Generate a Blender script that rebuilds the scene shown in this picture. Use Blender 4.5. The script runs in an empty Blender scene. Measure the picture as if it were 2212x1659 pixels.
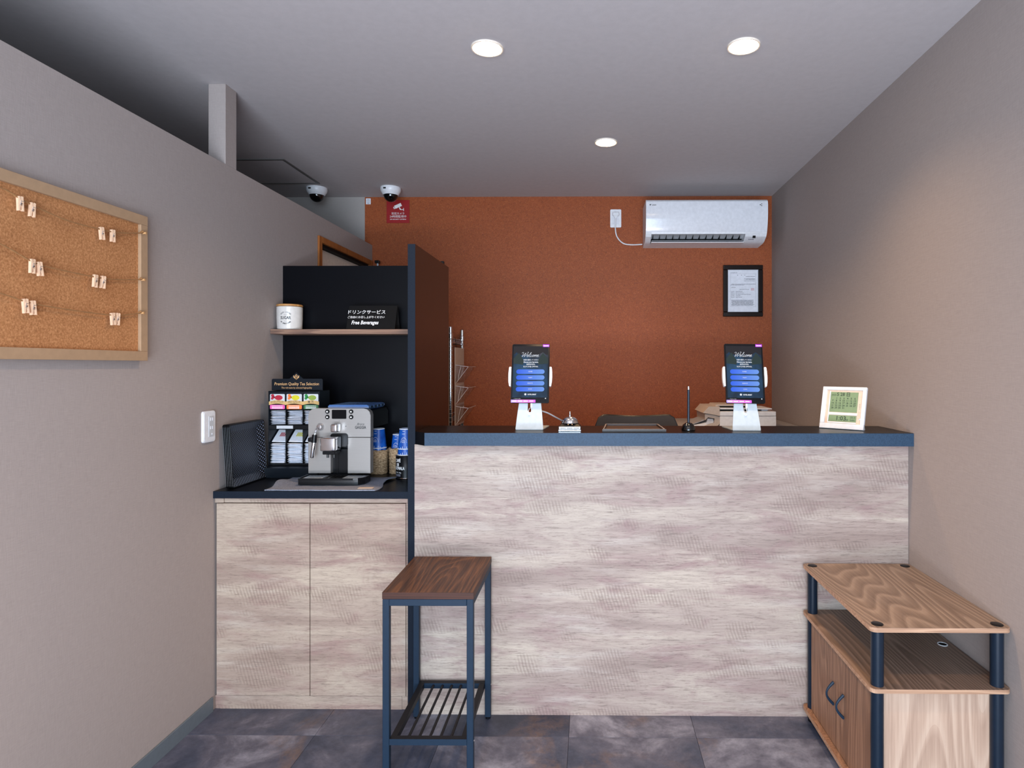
import bpy, bmesh, math, random
from mathutils import Vector, Matrix, Euler
random.seed(7)
PI = math.pi
SC = bpy.context.scene
COL = SC.collection

# ---------------------------------------------------------------- camera
F_PX, W_PX = 1330.0, 2212.0
YAW = 0.0105
cam_d = bpy.data.cameras.new('camera')
cam_d.sensor_width = 36.0
cam_d.lens = 36.0 * F_PX / W_PX
cam_d.shift_x = -0.07009
cam_d.shift_y = -0.01786
cam_d.clip_start = 0.02
cam = bpy.data.objects.new('camera', cam_d)
COL.objects.link(cam)
cam.location = (0, 0, 1.33)
cam.rotation_euler = (PI / 2, 0, YAW)
SC.camera = cam

# ---------------------------------------------------------------- world, daylight, exposure
SC.view_settings.view_transform = 'Standard'
SC.view_settings.look = 'None'
SC.view_settings.gamma = 1.0
SC.view_settings.use_curve_mapping = False
SC.view_settings.exposure = 0.0
world = bpy.data.worlds.new('world')
SC.world = world
world.use_nodes = True
world.node_tree.nodes['Background'].inputs[0].default_value = (0.62, 0.78, 1.0, 1)
world.node_tree.nodes['Background'].inputs[1].default_value = 1.1


def area(name, loc, rot, sx, sy, power, col):
    d = bpy.data.lights.new(name, 'AREA')
    d.shape = 'RECTANGLE'
    d.size, d.size_y = sx, sy
    d.energy = power
    d.color = col
    o = bpy.data.objects.new(name, d)
    o.location = loc
    o.rotation_euler = rot
    COL.objects.link(o)
    return o


# daylight coming in through the glazed entrance behind the camera
area('daylight', (-0.1, -1.48, 1.15), (PI / 2, 0, 0), 2.2, 1.9, 156, (0.66, 0.83, 1.0))
# added lamp aimed up to brighten the ceiling, standing in for ground bounce
area('bounce_fill', (-0.1, -1.44, 0.18), (math.radians(152), 0, 0), 2.2, 0.4, 98, (0.97, 0.94, 1.0))
SPOT_W = 66.0
SPOT_COL = (1.0, 0.64, 0.34)

# ---------------------------------------------------------------- material helpers
def lin(c):
    c = c / 255.0
    return c / 12.92 if c <= 0.04045 else ((c + 0.055) / 1.055) ** 2.4


def rgb(r, g, b):
    return (lin(r), lin(g), lin(b), 1.0)


class N:
    """tiny node-graph helper"""
    def __init__(s, name, rough=0.5, metal=0.0, spec=0.5):
        s.m = bpy.data.materials.new(name)
        s.m.use_nodes = True
        s.t = s.m.node_tree
        s.b = s.t.nodes['Principled BSDF']
        s.b.inputs['Roughness'].default_value = rough
        s.b.inputs['Metallic'].default_value = metal
        s.b.inputs['Specular IOR Level'].default_value = spec

    def new(s, k, **kw):
        n = s.t.nodes.new(k)
        for a, v in kw.items():
            setattr(n, a, v)
        return n

    def put(s, sock, v):
        if isinstance(v, bpy.types.NodeSocket):
            s.t.links.new(v, sock)
        else:
            sock.default_value = v

    def coord(s, scale=(1, 1, 1), rot=(0, 0, 0), loc=(0, 0, 0), rand=False):
        c = s.new('ShaderNodeTexCoord').outputs['Object']
        if rand:
            r = s.new('ShaderNodeObjectInfo').outputs['Random']
            mu = s.new('ShaderNodeMath', operation='MULTIPLY')
            s.put(mu.inputs[0], r)
            mu.inputs[1].default_value = 37.0
            ad = s.new('ShaderNodeVectorMath', operation='ADD')
            s.put(ad.inputs[0], c)
            s.put(ad.inputs[1], mu.outputs[0])
            c = ad.outputs[0]
        mp = s.new('ShaderNodeMapping')
        s.put(mp.inputs[0], c)
        mp.inputs['Scale'].default_value = scale
        mp.inputs['Rotation'].default_value = rot
        mp.inputs['Location'].default_value = loc
        return mp.outputs[0]

    def noise(s, vec, scale=1.0, detail=2.0, rough=0.5, dist=0.0):
        n = s.new('ShaderNodeTexNoise')
        s.put(n.inputs['Vector'], vec)
        n.inputs['Scale'].default_value = scale
        n.inputs['Detail'].default_value = detail
        n.inputs['Roughness'].default_value = rough
        n.inputs['Distortion'].default_value = dist
        return n.outputs['Fac']

    def math(s, op, a, b=0.0, clamp=False):
        n = s.new('ShaderNodeMath', operation=op)
        n.use_clamp = clamp
        s.put(n.inputs[0], a)
        s.put(n.inputs[1], b)
        return n.outputs[0]

    def ramp(s, fac, stops):
        n = s.new('ShaderNodeValToRGB')
        cr = n.color_ramp
        while len(cr.elements) < len(stops):
            cr.elements.new(0.5)
        for e, (p, c) in zip(cr.elements, stops):
            e.position = p
            e.color = c if len(c) == 4 else (*c, 1)
        s.put(n.inputs[0], fac)
        return n.outputs[0]

    def mix(s, fac, a, b, mode='MIX'):
        n = s.new('ShaderNodeMix', data_type='RGBA', blend_type=mode)
        s.put(n.inputs[0], fac)
        s.put(n.inputs[6], a)
        s.put(n.inputs[7], b)
        return n.outputs[2]

    def base(s, c):
        s.put(s.b.inputs['Base Color'], c)
        return s

    def bump(s, h, strength=0.3, dist=0.001):
        n = s.new('ShaderNodeBump')
        n.inputs['Strength'].default_value = strength
        n.inputs['Distance'].default_value = dist
        s.put(n.inputs['Height'], h)
        s.put(s.b.inputs['Normal'], n.outputs[0])
        return s


def flat(name, c, rough=0.5, metal=0.0, spec=0.5):
    n = N(name, rough, metal, spec)
    # faint procedural mottling so no surface is dead flat
    f = n.noise(n.coord(), 60, 2)
    k = n.ramp(f, [(0.3, tuple(v * 0.95 for v in c[:3])), (0.7, tuple(min(1, v * 1.05) for v in c[:3]))])
    n.base(k)
    return n.m


def glow(name, c, e=1.0, rough=0.3):
    n = N(name, rough)
    n.base((0.01, 0.01, 0.01, 1))
    n.put(n.b.inputs['Emission Color'], c)
    n.b.inputs['Emission Strength'].default_value = e
    return n.m


def wallpaper(name, c, amt=0.06, hs=1.5):
    n = N(name, 0.85, spec=0.25)
    h = n.noise(n.coord((14, 14, 260)), 1.6 * hs, 3, 0.6)
    v = n.noise(n.coord((260, 260, 14)), 1.6 * hs, 3, 0.6)
    w = n.math('ADD', n.math('MULTIPLY', h, 0.5), n.math('MULTIPLY', v, 0.5))
    big = n.noise(n.coord(), 1.5, 2)
    lo = tuple(x * (1 - amt * 1.6) for x in c[:3])
    hi = tuple(min(1, x * (1 + amt * 1.6)) for x in c[:3])
    n.base(n.ramp(n.math('ADD', n.math('MULTIPLY', w, 0.92), n.math('MULTIPLY', big, 0.08)), [(0.36, lo), (0.64, hi)]))
    n.bump(w, 0.35, 0.0012)
    return n.m


def greige(name, ax=0, warm=0.0, dark=1.0):
    """whitewashed rough-sawn wood print, grain along x"""
    n = N(name, 0.62, spec=0.3)
    def d(r, g, b):
        return rgb(min(255, r * dark + warm * 4), g * dark * 0.972, (b * 0.955 - warm * 6) * dark)
    bands = n.noise(n.coord((0.9, 0.9, 6.5)), 1.15, 4, 0.6, 0.7)
    blot = n.noise(n.coord((2.0, 2.0, 7.0), loc=(3, 1, 2)), 1.7, 6, 0.65, 0.9)
    strk = n.noise(n.coord((8, 8, 150)), 1.0, 7, 0.72, 0.8)
    c1 = n.ramp(bands, [(0.32, d(172, 157, 150)), (0.45, d(190, 176, 168)), (0.56, d(206, 195, 184)), (0.68, d(222, 213, 199))])
    mauve = n.ramp(blot, [(0.50, (0, 0, 0)), (0.68, (1, 1, 1))])
    c2 = n.mix(n.math('MULTIPLY', mauve, 0.78), c1, d(172, 146, 146))
    pale = n.ramp(n.noise(n.coord((1.3, 1.3, 9.0), loc=(9, 4, 7)), 1.7, 4, 0.6), [(0.54, (0, 0, 0)), (0.70, (1, 1, 1))])
    c2 = n.mix(n.math('MULTIPLY', pale, 0.62), c2, d(222, 216, 208))
    sk = n.ramp(strk, [(0.30, (0.42, 0.40, 0.40)), (0.43, (0.84, 0.83, 0.83)), (0.60, (1, 1, 1)), (0.8, (1.12, 1.12, 1.12))])
    c3 = n.mix(0.7, c2, sk, 'MULTIPLY')
    # fine fibre pores
    pore = n.ramp(n.noise(n.coord((30, 30, 380), loc=(2, 5, 1)), 1.0, 3, 0.7), [(0.34, (0.45, 0.42, 0.42)), (0.46, (1.04, 1.04, 1.04))])
    c3 = n.mix(0.6, c3, pore, 'MULTIPLY')
    # saw marks: slanted fine lines inside patches
    wv = n.new('ShaderNodeTexWave', wave_type='BANDS', bands_direction='X')
    n.put(wv.inputs['Vector'], n.coord((1, 1, 1), rot=(0, 0.28, 0)))
    wv.inputs['Scale'].default_value = 26
    wv.inputs['Distortion'].default_value = 2.2
    wv.inputs['Detail'].default_value = 2
    wv.inputs['Detail Scale'].default_value = 0.6
    mask = n.ramp(n.noise(n.coord((3.2, 3.2, 8.5), loc=(5, 0, 3)), 1.25, 2), [(0.53, (0, 0, 0)), (0.62, (1, 1, 1))])
    saw = n.math('MULTIPLY', mask, wv.outputs['Fac'])
    c4 = n.mix(n.math('MULTIPLY', saw, 0.42), c3, d(140, 122, 116))
    n.base(c4)
    n.bump(n.math('ADD', n.math('MULTIPLY', strk, 0.5), n.math('MULTIPLY', saw, -0.8)), 0.35, 0.0015)
    return n.m


def contour_wood(name, cols, grain='y', lines=15.0, sx=3.2, sl=0.7, rough=0.45, off=(0, 0, 0), mixs=0.45, fine=1.0):
    """wood whose cathedral grain is the contour map of a stretched noise"""
    n = N(name, rough, spec=0.25)
    def sc(a, l):
        return {'x': (l, a, a), 'y': (a, l, a), 'z': (a, a, l)}[grain]
    low = n.noise(n.coord(sc(sx, sl), loc=off), 1.0, 0.8, 0.35, 0.08)
    fr = n.math('FRACT', n.math('MULTIPLY', low, lines))
    ring = n.ramp(fr, [(0.0, cols[0]), (0.16, cols[0]), (0.34, cols[1]), (0.82, cols[2]), (0.97, cols[1])])
    fib = n.noise(n.coord(sc(150 * fine, 5 * fine), loc=off), 1.0, 3, 0.6)
    fc = n.ramp(fib, [(0.32, cols[2]), (0.52, cols[1]), (0.7, cols[0])])
    n.base(n.mix(mixs, ring, fc))
    n.bump(fib, 0.08, 0.0005)
    return n.m


# ---------------------------------------------------------------- materials
M = {}
M['wall'] = wallpaper('taupe_wallpaper', rgb(156, 146, 142))
M['ceiling'] = wallpaper('ceiling_paper', rgb(186, 181, 182), 0.03)
M['white_wall'] = wallpaper('white_wallpaper', rgb(160, 154, 150), 0.03)

n = N('copper_wallpaper', 0.5, spec=0.34)
f1 = n.noise(n.coord(), 210, 3, 0.65)
f2 = n.noise(n.coord((1, 1, 1.0)), 105, 4, 0.7, 1.5)
col = n.ramp(f2, [(0.3, rgb(122, 56, 22)), (0.55, rgb(154, 76, 34)), (0.75, rgb(178, 98, 50))])
fl = n.ramp(f1, [(0.60, (0, 0, 0)), (0.74, (1, 1, 1))])
n.base(n.mix(n.math('MULTIPLY', fl, 0.55), col, rgb(206, 142, 96)))
n.put(n.b.inputs['Metallic'], n.math('MULTIPLY', fl, 0.4))
n.bump(n.math('ADD', f2, n.math('MULTIPLY', f1, 0.5)), 0.7, 0.002)
M['copper'] = n.m

n = N('slate_tile', 0.42, spec=0.4)
b1 = n.noise(n.coord(rand=True), 3.2, 6, 0.62, 0.6)
b2 = n.noise(n.coord(rand=True, loc=(5, 2, 1)), 11, 7, 0.7, 0.4)
b3 = n.noise(n.coord(rand=True, loc=(1, 8, 4)), 2.4, 4, 0.6, 0.8)
oi = n.new('ShaderNodeObjectInfo').outputs['Random']
b1 = n.math('ADD', b1, n.math('MULTIPLY', n.math('SUBTRACT', oi, 0.5), 0.16))
c = n.ramp(b1, [(0.30, rgb(44, 51, 68)), (0.44, rgb(64, 71, 90)), (0.57, rgb(88, 90, 106)), (0.72, rgb(136, 140, 156))])
c = n.mix(0.55, c, n.ramp(b2, [(0.32, (0.62, 0.62, 0.66)), (0.55, (1, 1, 1)), (0.75, (1.25, 1.22, 1.2))]), 'MULTIPLY')
rust = n.math('MULTIPLY', n.ramp(b3, [(0.56, (0, 0, 0)), (0.66, (1, 1, 1))]), n.ramp(b2, [(0.42, (0, 0, 0)), (0.60, (1, 1, 1))]))
c = n.mix(n.math('MULTIPLY', rust, 0.55), c, rgb(112, 88, 70))
b4 = n.noise(n.coord(rand=True, loc=(7, 3, 9)), 42, 6, 0.75, 0.3)
c = n.mix(0.6, c, n.ramp(b4, [(0.32, (0.62, 0.62, 0.64)), (0.5, (1, 1, 1)), (0.68, (1.35, 1.33, 1.32))]), 'MULTIPLY')
n.base(c)
n.bump(n.math('ADD', b2, b4), 0.25, 0.0015)
M['tile'] = n.m
M['grout'] = flat('tile_joint', rgb(150, 146, 150), 0.8)

M['greige'] = greige('greige_wood_print', dark=0.87)
M['greige2'] = greige('greige_wood_print_warm', warm=1.0, dark=0.85)
M['walnut'] = contour_wood('walnut_top', [rgb(106, 72, 48), rgb(74, 49, 36), rgb(46, 31, 26)], 'y', 26, 5.5, 1.0, 0.45, (0.7, 0.3, 0), 0.6)
M['walnut_edge'] = contour_wood('walnut_edge', [rgb(84, 50, 38), rgb(68, 41, 32), rgb(46, 30, 26)], 'x', 16, 30, 0.5, 0.5)
LW = [rgb(154, 136, 122), rgb(134, 116, 103), rgb(108, 92, 81)]
M['lightwalnut'] = contour_wood('light_walnut', LW, 'y', 48, 3.0, 0.55, 0.45, (0.23, 0.1, 0), 0.36)
M['midwalnut'] = contour_wood('mid_walnut', [rgb(150, 126, 110), rgb(128, 106, 92), rgb(98, 80, 68)], 'y', 48, 3.2, 0.55, 0.45, (1.3, 2.2, 0), 0.36)
M['door_walnut'] = contour_wood('door_walnut', [rgb(164, 126, 100), rgb(142, 106, 84), rgb(112, 82, 64)], 'z', 26, 6, 0.5, 0.45, (0.5, 0.1, 0.4), 0.6)
M['pale_walnut'] = contour_wood('pale_walnut', [rgb(196, 170, 150), rgb(182, 154, 134), rgb(158, 130, 112)], 'z', 30, 3.6, 0.5, 0.5, (0.9, 0.2, 0.15), 0.45)
M['edge_oak'] = contour_wood('edge_oak', [rgb(196, 160, 132), rgb(176, 140, 114), rgb(146, 112, 90)], 'x', 6, 40, 1.5, 0.5)
M['shelf_wood'] = contour_wood('shelf_wood', [rgb(160, 128, 106), rgb(134, 104, 88), rgb(92, 72, 64)], 'x', 9, 30, 1.6, 0.55)
M['door_frame'] = contour_wood('door_frame_oak', [rgb(176, 112, 58), rgb(150, 90, 44), rgb(118, 68, 34)], 'z', 6, 30, 1, 0.45)

n = N('black_laminate', 0.32, spec=0.14)
f = n.noise(n.coord(), 420, 2)
n.base(n.ramp(f, [(0.3, rgb(6, 7, 11)), (0.7, rgb(10, 11, 16))]))
n.bump(f, 0.12, 0.0004)
M['black_lam'] = n.m
n = N('black_gloss_laminate', 0.25, spec=0.4)
n.base(n.ramp(n.noise(n.coord(), 90, 2), [(0.3, rgb(14, 11, 11)), (0.7, rgb(18, 14, 13))]))
M['black_gloss'] = n.m
n = N('daylit_black_edge', 0.5, spec=0.25)
f = n.noise(n.coord(), 240, 4, 0.7)
n.base(n.ramp(f, [(0.3, rgb(34, 54, 74)), (0.7, rgb(50, 74, 98))]))  # blue daylight reflection put into the base colour of the black edge
n.bump(f, 0.4, 0.001)
M['daylit_edge'] = n.m
n = N('daylit_black_edge_dim', 0.6, spec=0.1)
f = n.noise(n.coord(), 240, 4, 0.7)
n.base(n.ramp(f, [(0.3, rgb(20, 26, 36)), (0.7, rgb(28, 36, 48))]))  # black edge again, with a weaker daylight blue painted into its colour
M['daylit_edge_dim'] = n.m
M['daylit_steel'] = flat('daylit_black_steel', rgb(24, 42, 60), 0.5, 0.0, 0.25)  # black steel, its blue is daylight put into the colour
M['dark_steel'] = flat('dark_rod_steel', rgb(24, 23, 27), 0.5, 0, 0.25)
M['black_plastic'] = flat('black_plastic', rgb(11, 12, 15), 0.33, 0, 0.28)
M['black_matte'] = flat('black_matte', rgb(12, 12, 13), 0.7, 0, 0.2)
M['pole'] = flat('pole_plastic', rgb(22, 34, 48), 0.3, 0.1, 0.35)
M['white_plastic'] = flat('white_plastic', rgb(226, 228, 232), 0.35)
M['white_gloss'] = flat('white_gloss', rgb(222, 224, 230), 0.12, 0, 0.6)
M['grey_plastic'] = flat('grey_plastic', rgb(150, 152, 158), 0.45)
M['beige_plastic'] = flat('beige_plastic', rgb(188, 174, 162), 0.45)
M['socket_grey'] = flat('socket_grey', rgb(196, 200, 204), 0.4)
M['chrome'] = flat('chrome', rgb(225, 225, 228), 0.12, 1.0)
n = N('brushed_steel', 0.4, 0.45, 0.4)
f = n.noise(n.coord((10, 10, 1500)), 1.0, 2)
n.base(n.ramp(f, [(0.3, rgb(154, 150, 146)), (0.7, rgb(160, 156, 152))]))
M['steel'] = n.m
M['drip'] = flat('drip_grid_steel', rgb(166, 178, 188), 0.3, 0.1)
M['steel_white'] = flat('white_steel', rgb(176, 186, 192), 0.4, 0.1)
n = N('cork', 0.9, spec=0.15)
f = n.noise(n.coord(), 190, 4, 0.75)
g = n.noise(n.coord(loc=(3, 3, 3)), 6, 3)
n.base(n.mix(0.25, n.ramp(f, [(0.3, rgb(124, 80, 48)), (0.5, rgb(172, 118, 76)), (0.7, rgb(210, 156, 108))]), n.ramp(g, [(0.3, rgb(160, 106, 66)), (0.7, rgb(188, 136, 92))])))
n.bump(f, 0.4, 0.001)
M['cork'] = n.m
M['mdf'] = flat('mdf_frame', rgb(164, 134, 104), 0.75)
M['pin_wood'] = flat('clothespin_wood', rgb(226, 190, 158), 0.6)
M['twine'] = flat('jute_twine', rgb(150, 108, 66), 0.9)
M['baseboard'] = flat('grey_vinyl', rgb(94, 104, 112), 0.45)
M['ceramic'] = flat('white_ceramic', rgb(214, 210, 204), 0.18)
M['bamboo'] = contour_wood('bamboo_lid', [rgb(206, 156, 98), rgb(188, 136, 80), rgb(160, 110, 62)], 'x', 6, 20, 2, 0.45)
M['print_dark'] = flat('dark_print', rgb(40, 42, 46), 0.6)
M['print_white'] = flat('white_print', rgb(235, 235, 235), 0.6)
M['print_grey'] = flat('grey_print', rgb(96, 98, 110), 0.6)
M['print_gold'] = flat('gold_print', rgb(214, 168, 116), 0.45)
M['paper'] = flat('paper', rgb(226, 228, 236), 0.7)
M['sachet'] = flat('sachet_foil', rgb(232, 236, 244), 0.28)
M['red_sign'] = flat('red_sign', rgb(150, 10, 16), 0.5)
M['red_seal'] = flat('red_seal', rgb(200, 90, 90), 0.6)
M['deep_navy'] = flat('deep_navy_card', rgb(13, 20, 28), 0.35, 0, 0.3)
M['gold_card'] = flat('gold_card', rgb(206, 170, 110), 0.5)
M['pink'] = flat('pink_card', rgb(232, 92, 170), 0.5)
M['orange'] = flat('orange_card', rgb(240, 126, 54), 0.5)
M['green'] = flat('green_card', rgb(52, 108, 62), 0.5)
M['tea_red'] = flat('red_tea', rgb(176, 36, 56), 0.4)
M['tea_yellow'] = flat('yellow_tea', rgb(206, 200, 40), 0.4)
M['tea_green'] = flat('green_tea', rgb(136, 158, 66), 0.4)
M['leaf'] = flat('leaf_green', rgb(30, 130, 60), 0.5)
M['blue_case'] = flat('blue_case', rgb(88, 128, 190), 0.2)
n = N('cup_blue', 0.4)
f = n.noise(n.coord(), 30, 3)
n.base(n.ramp(f, [(0.35, rgb(14, 66, 150)), (0.65, rgb(28, 96, 190))]))
M['cup_blue'] = n.m
n = N('seagrass', 0.85, spec=0.2)
f = n.noise(n.coord((1, 1, 2.0)), 120, 3, 0.7)
n.base(n.ramp(f, [(0.3, rgb(96, 74, 54)), (0.5, rgb(166, 138, 106)), (0.7, rgb(212, 184, 150))]))
n.bump(f, 0.5, 0.002)
M['seagrass'] = n.m
n = N('grey_felt', 0.95, spec=0.15)
f = n.noise(n.coord(), 520, 3, 0.75)
n.base(n.ramp(f, [(0.32, rgb(76, 84, 98)), (0.5, rgb(128, 134, 150)), (0.68, rgb(194, 200, 214))]))
n.bump(f, 0.6, 0.001)
M['felt'] = n.m
M['tag'] = flat('cloth_tag', rgb(220, 198, 180), 0.7)
n = N('woven_black_glints', 0.3, spec=0.6)
va = n.coord((1, 1, 1))
w1 = n.new('ShaderNodeTexWave', wave_type='BANDS', bands_direction='Y')
n.put(w1.inputs['Vector'], n.coord(rot=(0.5, 0, 0)))
w1.inputs['Scale'].default_value = 42
w2 = n.new('ShaderNodeTexWave', wave_type='BANDS', bands_direction='Z')
n.put(w2.inputs['Vector'], n.coord(rot=(-0.35, 0, 0)))
w2.inputs['Scale'].default_value = 42
hh = n.math('MULTIPLY', w1.outputs['Fac'], w2.outputs['Fac'])
n.base(n.ramp(hh, [(0.15, rgb(6, 7, 10)), (0.45, rgb(20, 24, 32)), (0.8, rgb(108, 120, 144))]))  # pale stop paints the glossy highlights of the weave into the colour
n.bump(hh, 0.6, 0.0015)
M['woven'] = n.m
M['mesh_black'] = flat('chair_mesh', rgb(52, 46, 44), 0.7)
M['leather'] = flat('brown_black_leather', rgb(44, 30, 24), 0.4)
M['stitch'] = flat('white_stitch', rgb(214, 208, 200), 0.7)
M['lcd'] = flat('lcd_green', rgb(122, 142, 106), 0.3)
M['lcd_ink'] = flat('lcd_ink', rgb(44, 58, 46), 0.4)
M['beige_bezel'] = flat('beige_bezel', rgb(214, 186, 164), 0.4)
M['dark_frame'] = flat('dark_brown_frame', rgb(22, 13, 11), 0.22)
M['desk'] = flat('grey_desk', rgb(150, 146, 144), 0.5)
M['hatch_frame'] = flat('hatch_frame', rgb(98, 96, 94), 0.5)
M['door_white'] = flat('door_cream', rgb(222, 214, 200), 0.5)
M['dome'] = flat('smoked_dome', rgb(8, 9, 11), 0.06, 0, 0.7)
M['screen_off'] = flat('screen_off', rgb(12, 13, 16), 0.12, 0, 0.2)
n = N('clear_acrylic', 0.06, spec=0.5)
n.base((0.94, 0.95, 0.97, 1))
n.b.inputs['Transmission Weight'].default_value = 1.0
n.b.inputs['IOR'].default_value = 1.2
n.b.inputs['Alpha'].default_value = 0.5
M['clear'] = n.m
M['lamp'] = glow('lamp_diffuser', (1.0, 0.76, 0.48, 1), 45)
M['lamp_ring'] = flat('lamp_ring', rgb(226, 214, 200), 0.5)
# lit tablet screens
n = N('tablet_screen', 0.12, spec=0.12)
n.base((0.008, 0.01, 0.012, 1))
nz = n.noise(n.coord((18, 18, 9)), 1.0, 2)
n.put(n.b.inputs['Emission Color'], n.ramp(nz, [(0.35, rgb(18, 40, 62)), (0.65, rgb(40, 84, 122))]))
n.b.inputs['Emission Strength'].default_value = 0.8
M['screen'] = n.m
M['screen_top'] = glow('screen_top', rgb(20, 20, 32), 0.7)
M['screen_leaf'] = glow('screen_trees', rgb(30, 58, 58), 0.7)
for k_ in ('screen_top', 'screen_leaf'):
    M[k_].node_tree.nodes['Principled BSDF'].inputs['Specular IOR Level'].default_value = 0.12
n = N('screen_button', 0.2, spec=0.1)
n.base((0.01, 0.01, 0.02, 1))
sp = n.new('ShaderNodeSeparateXYZ')
n.put(sp.inputs[0], n.coord((9, 1, 1), loc=(0.5, 0, 0)))
n.put(n.b.inputs['Emission Color'], n.ramp(sp.outputs[0], [(0.0, rgb(44, 100, 236)), (1.0, rgb(110, 156, 234))]))
n.b.inputs['Emission Strength'].default_value = 1.0
M['button'] = n.m
M['screen_white'] = glow('screen_white', rgb(235, 240, 250), 0.95)
n = N('sticker_pink', 0.3)
sp = n.new('ShaderNodeSeparateXYZ')
n.put(sp.inputs[0], n.coord((9, 1, 1), loc=(0.68, 0, 0)))
n.base(n.ramp(sp.outputs[0], [(0.0, rgb(150, 140, 230)), (0.5, rgb(240, 110, 200)), (1.0, rgb(150, 50, 190))]))
M['sticker'] = n.m

# ---------------------------------------------------------------- geometry helpers
def B():
    return bmesh.new()


def box(bm, x0, x1, y0, y1, z0, z1, bev=0.0, seg=1):
    v = [bm.verts.new(p) for p in ((x0, y0, z0), (x1, y0, z0), (x1, y1, z0), (x0, y1, z0),
                                   (x0, y0, z1), (x1, y0, z1), (x1, y1, z1), (x0, y1, z1))]
    fs = [bm.faces.new([v[i] for i in q]) for q in ((0, 3, 2, 1), (4, 5, 6, 7), (0, 1, 5, 4), (1, 2, 6, 5), (2, 3, 7, 6), (3, 0, 4, 7))]
    if bev > 0:
        es = list({e for f in fs for e in f.edges})
        bmesh.ops.bevel(bm, geom=es, offset=bev, segments=seg, profile=0.5, affect='EDGES')
    return bm


def prism(bm, pts, axis, a0, a1):
    """extrude a 2D polygon along an axis; pts are the other two coords in order"""
    def mk(p, a):
        if axis == 'x':
            return (a, p[0], p[1])
        if axis == 'y':
            return (p[0], a, p[1])
        return (p[0], p[1], a)
    A = [bm.verts.new(mk(p, a0)) for p in pts]
    Bv = [bm.verts.new(mk(p, a1)) for p in pts]
    n_ = len(pts)
    bm.faces.new(A)
    bm.faces.new(list(reversed(Bv)))
    for i in range(n_):
        j = (i + 1) % n_
        bm.faces.new([A[j], A[i], Bv[i], Bv[j]])
    return bm


def lathe(bm, prof, c=(0, 0, 0), seg=32, cap=True):
    rings = []
    for r, z in prof:
        if r < 1e-6:
            rings.append([bm.verts.new((c[0], c[1], c[2] + z))])
        else:
            rings.append([bm.verts.new((c[0] + r * math.cos(2 * PI * i / seg), c[1] + r * math.sin(2 * PI * i / seg), c[2] + z)) for i in range(seg)])
    for a, b in zip(rings, rings[1:]):
        for i in range(seg):
            j = (i + 1) % seg
            if len(a) == 1 and len(b) > 1:
                bm.faces.new([a[0], b[j], b[i]])
            elif len(b) == 1 and len(a) > 1:
                bm.faces.new([a[i], a[j], b[0]])
            elif len(a) > 1:
                bm.faces.new([a[i], a[j], b[j], b[i]])
    if cap:
        if len(rings[0]) > 1:
            bm.faces.new(list(reversed(rings[0])))
        if len(rings[-1]) > 1:
            bm.faces.new(rings[-1])
    return bm


def tube(bm, pts, r, seg=8):
    pts = [Vector(p) for p in pts]
    prev = None
    ring0 = None
    nv = None
    for i, p in enumerate(pts):
        if i == 0:
            t = pts[1] - p
        elif i == len(pts) - 1:
            t = p - pts[i - 1]
        else:
            t = pts[i + 1] - pts[i - 1]
        t.normalize()
        if nv is None:
            nv = t.orthogonal().normalized()
        nv = (nv - t * nv.dot(t)).normalized()
        b = t.cross(nv)
        rr = r[i] if isinstance(r, (list, tuple)) else r
        ring = [bm.verts.new(p + nv * rr * math.cos(2 * PI * k / seg) + b * rr * math.sin(2 * PI * k / seg)) for k in range(seg)]
        if prev:
            for k in range(seg):
                bm.faces.new([prev[k], prev[(k + 1) % seg], ring[(k + 1) % seg], ring[k]])
        else:
            ring0 = ring
        prev = ring
    bm.faces.new(list(reversed(ring0)))
    bm.faces.new(prev)
    return bm


def smooth_path(pts, n_=6):
    P = [Vector(p) for p in pts]
    out = []
    for i in range(len(P) - 1):
        p0 = P[max(i - 1, 0)]
        p1, p2 = P[i], P[i + 1]
        p3 = P[min(i + 2, len(P) - 1)]
        for k in range(n_):
            t = k / n_
            out.append(0.5 * ((2 * p1) + (-p0 + p2) * t + (2 * p0 - 5 * p1 + 4 * p2 - p3) * t * t + (-p0 + 3 * p1 - 3 * p2 + p3) * t ** 3))
    out.append(P[-1])
    return out


def rrect(x0, x1, z0, z1, r, k=5):
    pts = []
    for cx, cz, a0 in ((x1 - r, z0 + r, -90), (x1 - r, z1 - r, 0), (x0 + r, z1 - r, 90), (x0 + r, z0 + r, 180)):
        for i in range(k + 1):
            a = math.radians(a0 + 90 * i / k)
            pts.append((cx + r * math.cos(a), cz + r * math.sin(a)))
    return pts


def xform(bm, m):
    bmesh.ops.transform(bm, matrix=m, verts=bm.verts)
    return bm


FRONT = Matrix(((1, 0, 0, 0), (0, 0, -1, 0), (0, 1, 0, 0), (0, 0, 0, 1)))     # text plane facing -y


def txt(bm, body, m, size=0.01, width=None, shear=0.0, bold=0.0, spacing=1.0, res=2):
    """write body centred on the origin of matrix m, as flat mesh"""
    cu = bpy.data.curves.new('tmp', 'FONT')
    cu.body = body
    cu.size = size
    cu.align_x = 'CENTER'
    cu.align_y = 'CENTER'
    cu.shear = shear
    cu.offset = bold
    cu.space_character = spacing
    cu.resolution_u = res
    cu.fill_mode = 'FRONT'
    o = bpy.data.objects.new('tmp', cu)
    COL.objects.link(o)
    dg = bpy.context.evaluated_depsgraph_get()
    me = bpy.data.meshes.new_from_object(o.evaluated_get(dg))
    bpy.data.objects.remove(o)
    bpy.data.curves.remove(cu)
    if len(me.vertices):
        xs = [v.co.x for v in me.vertices]
        w = max(xs) - min(xs)
        cx = (max(xs) + min(xs)) / 2
        s = (width / w) if (width and w > 0) else 1.0
        me.transform(m @ Matrix.Diagonal((s, 1, 1, 1)) @ Matrix.Translation((-cx, 0, 0)))
        bm.from_mesh(me)
    bpy.data.meshes.remove(me)
    return bm


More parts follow.
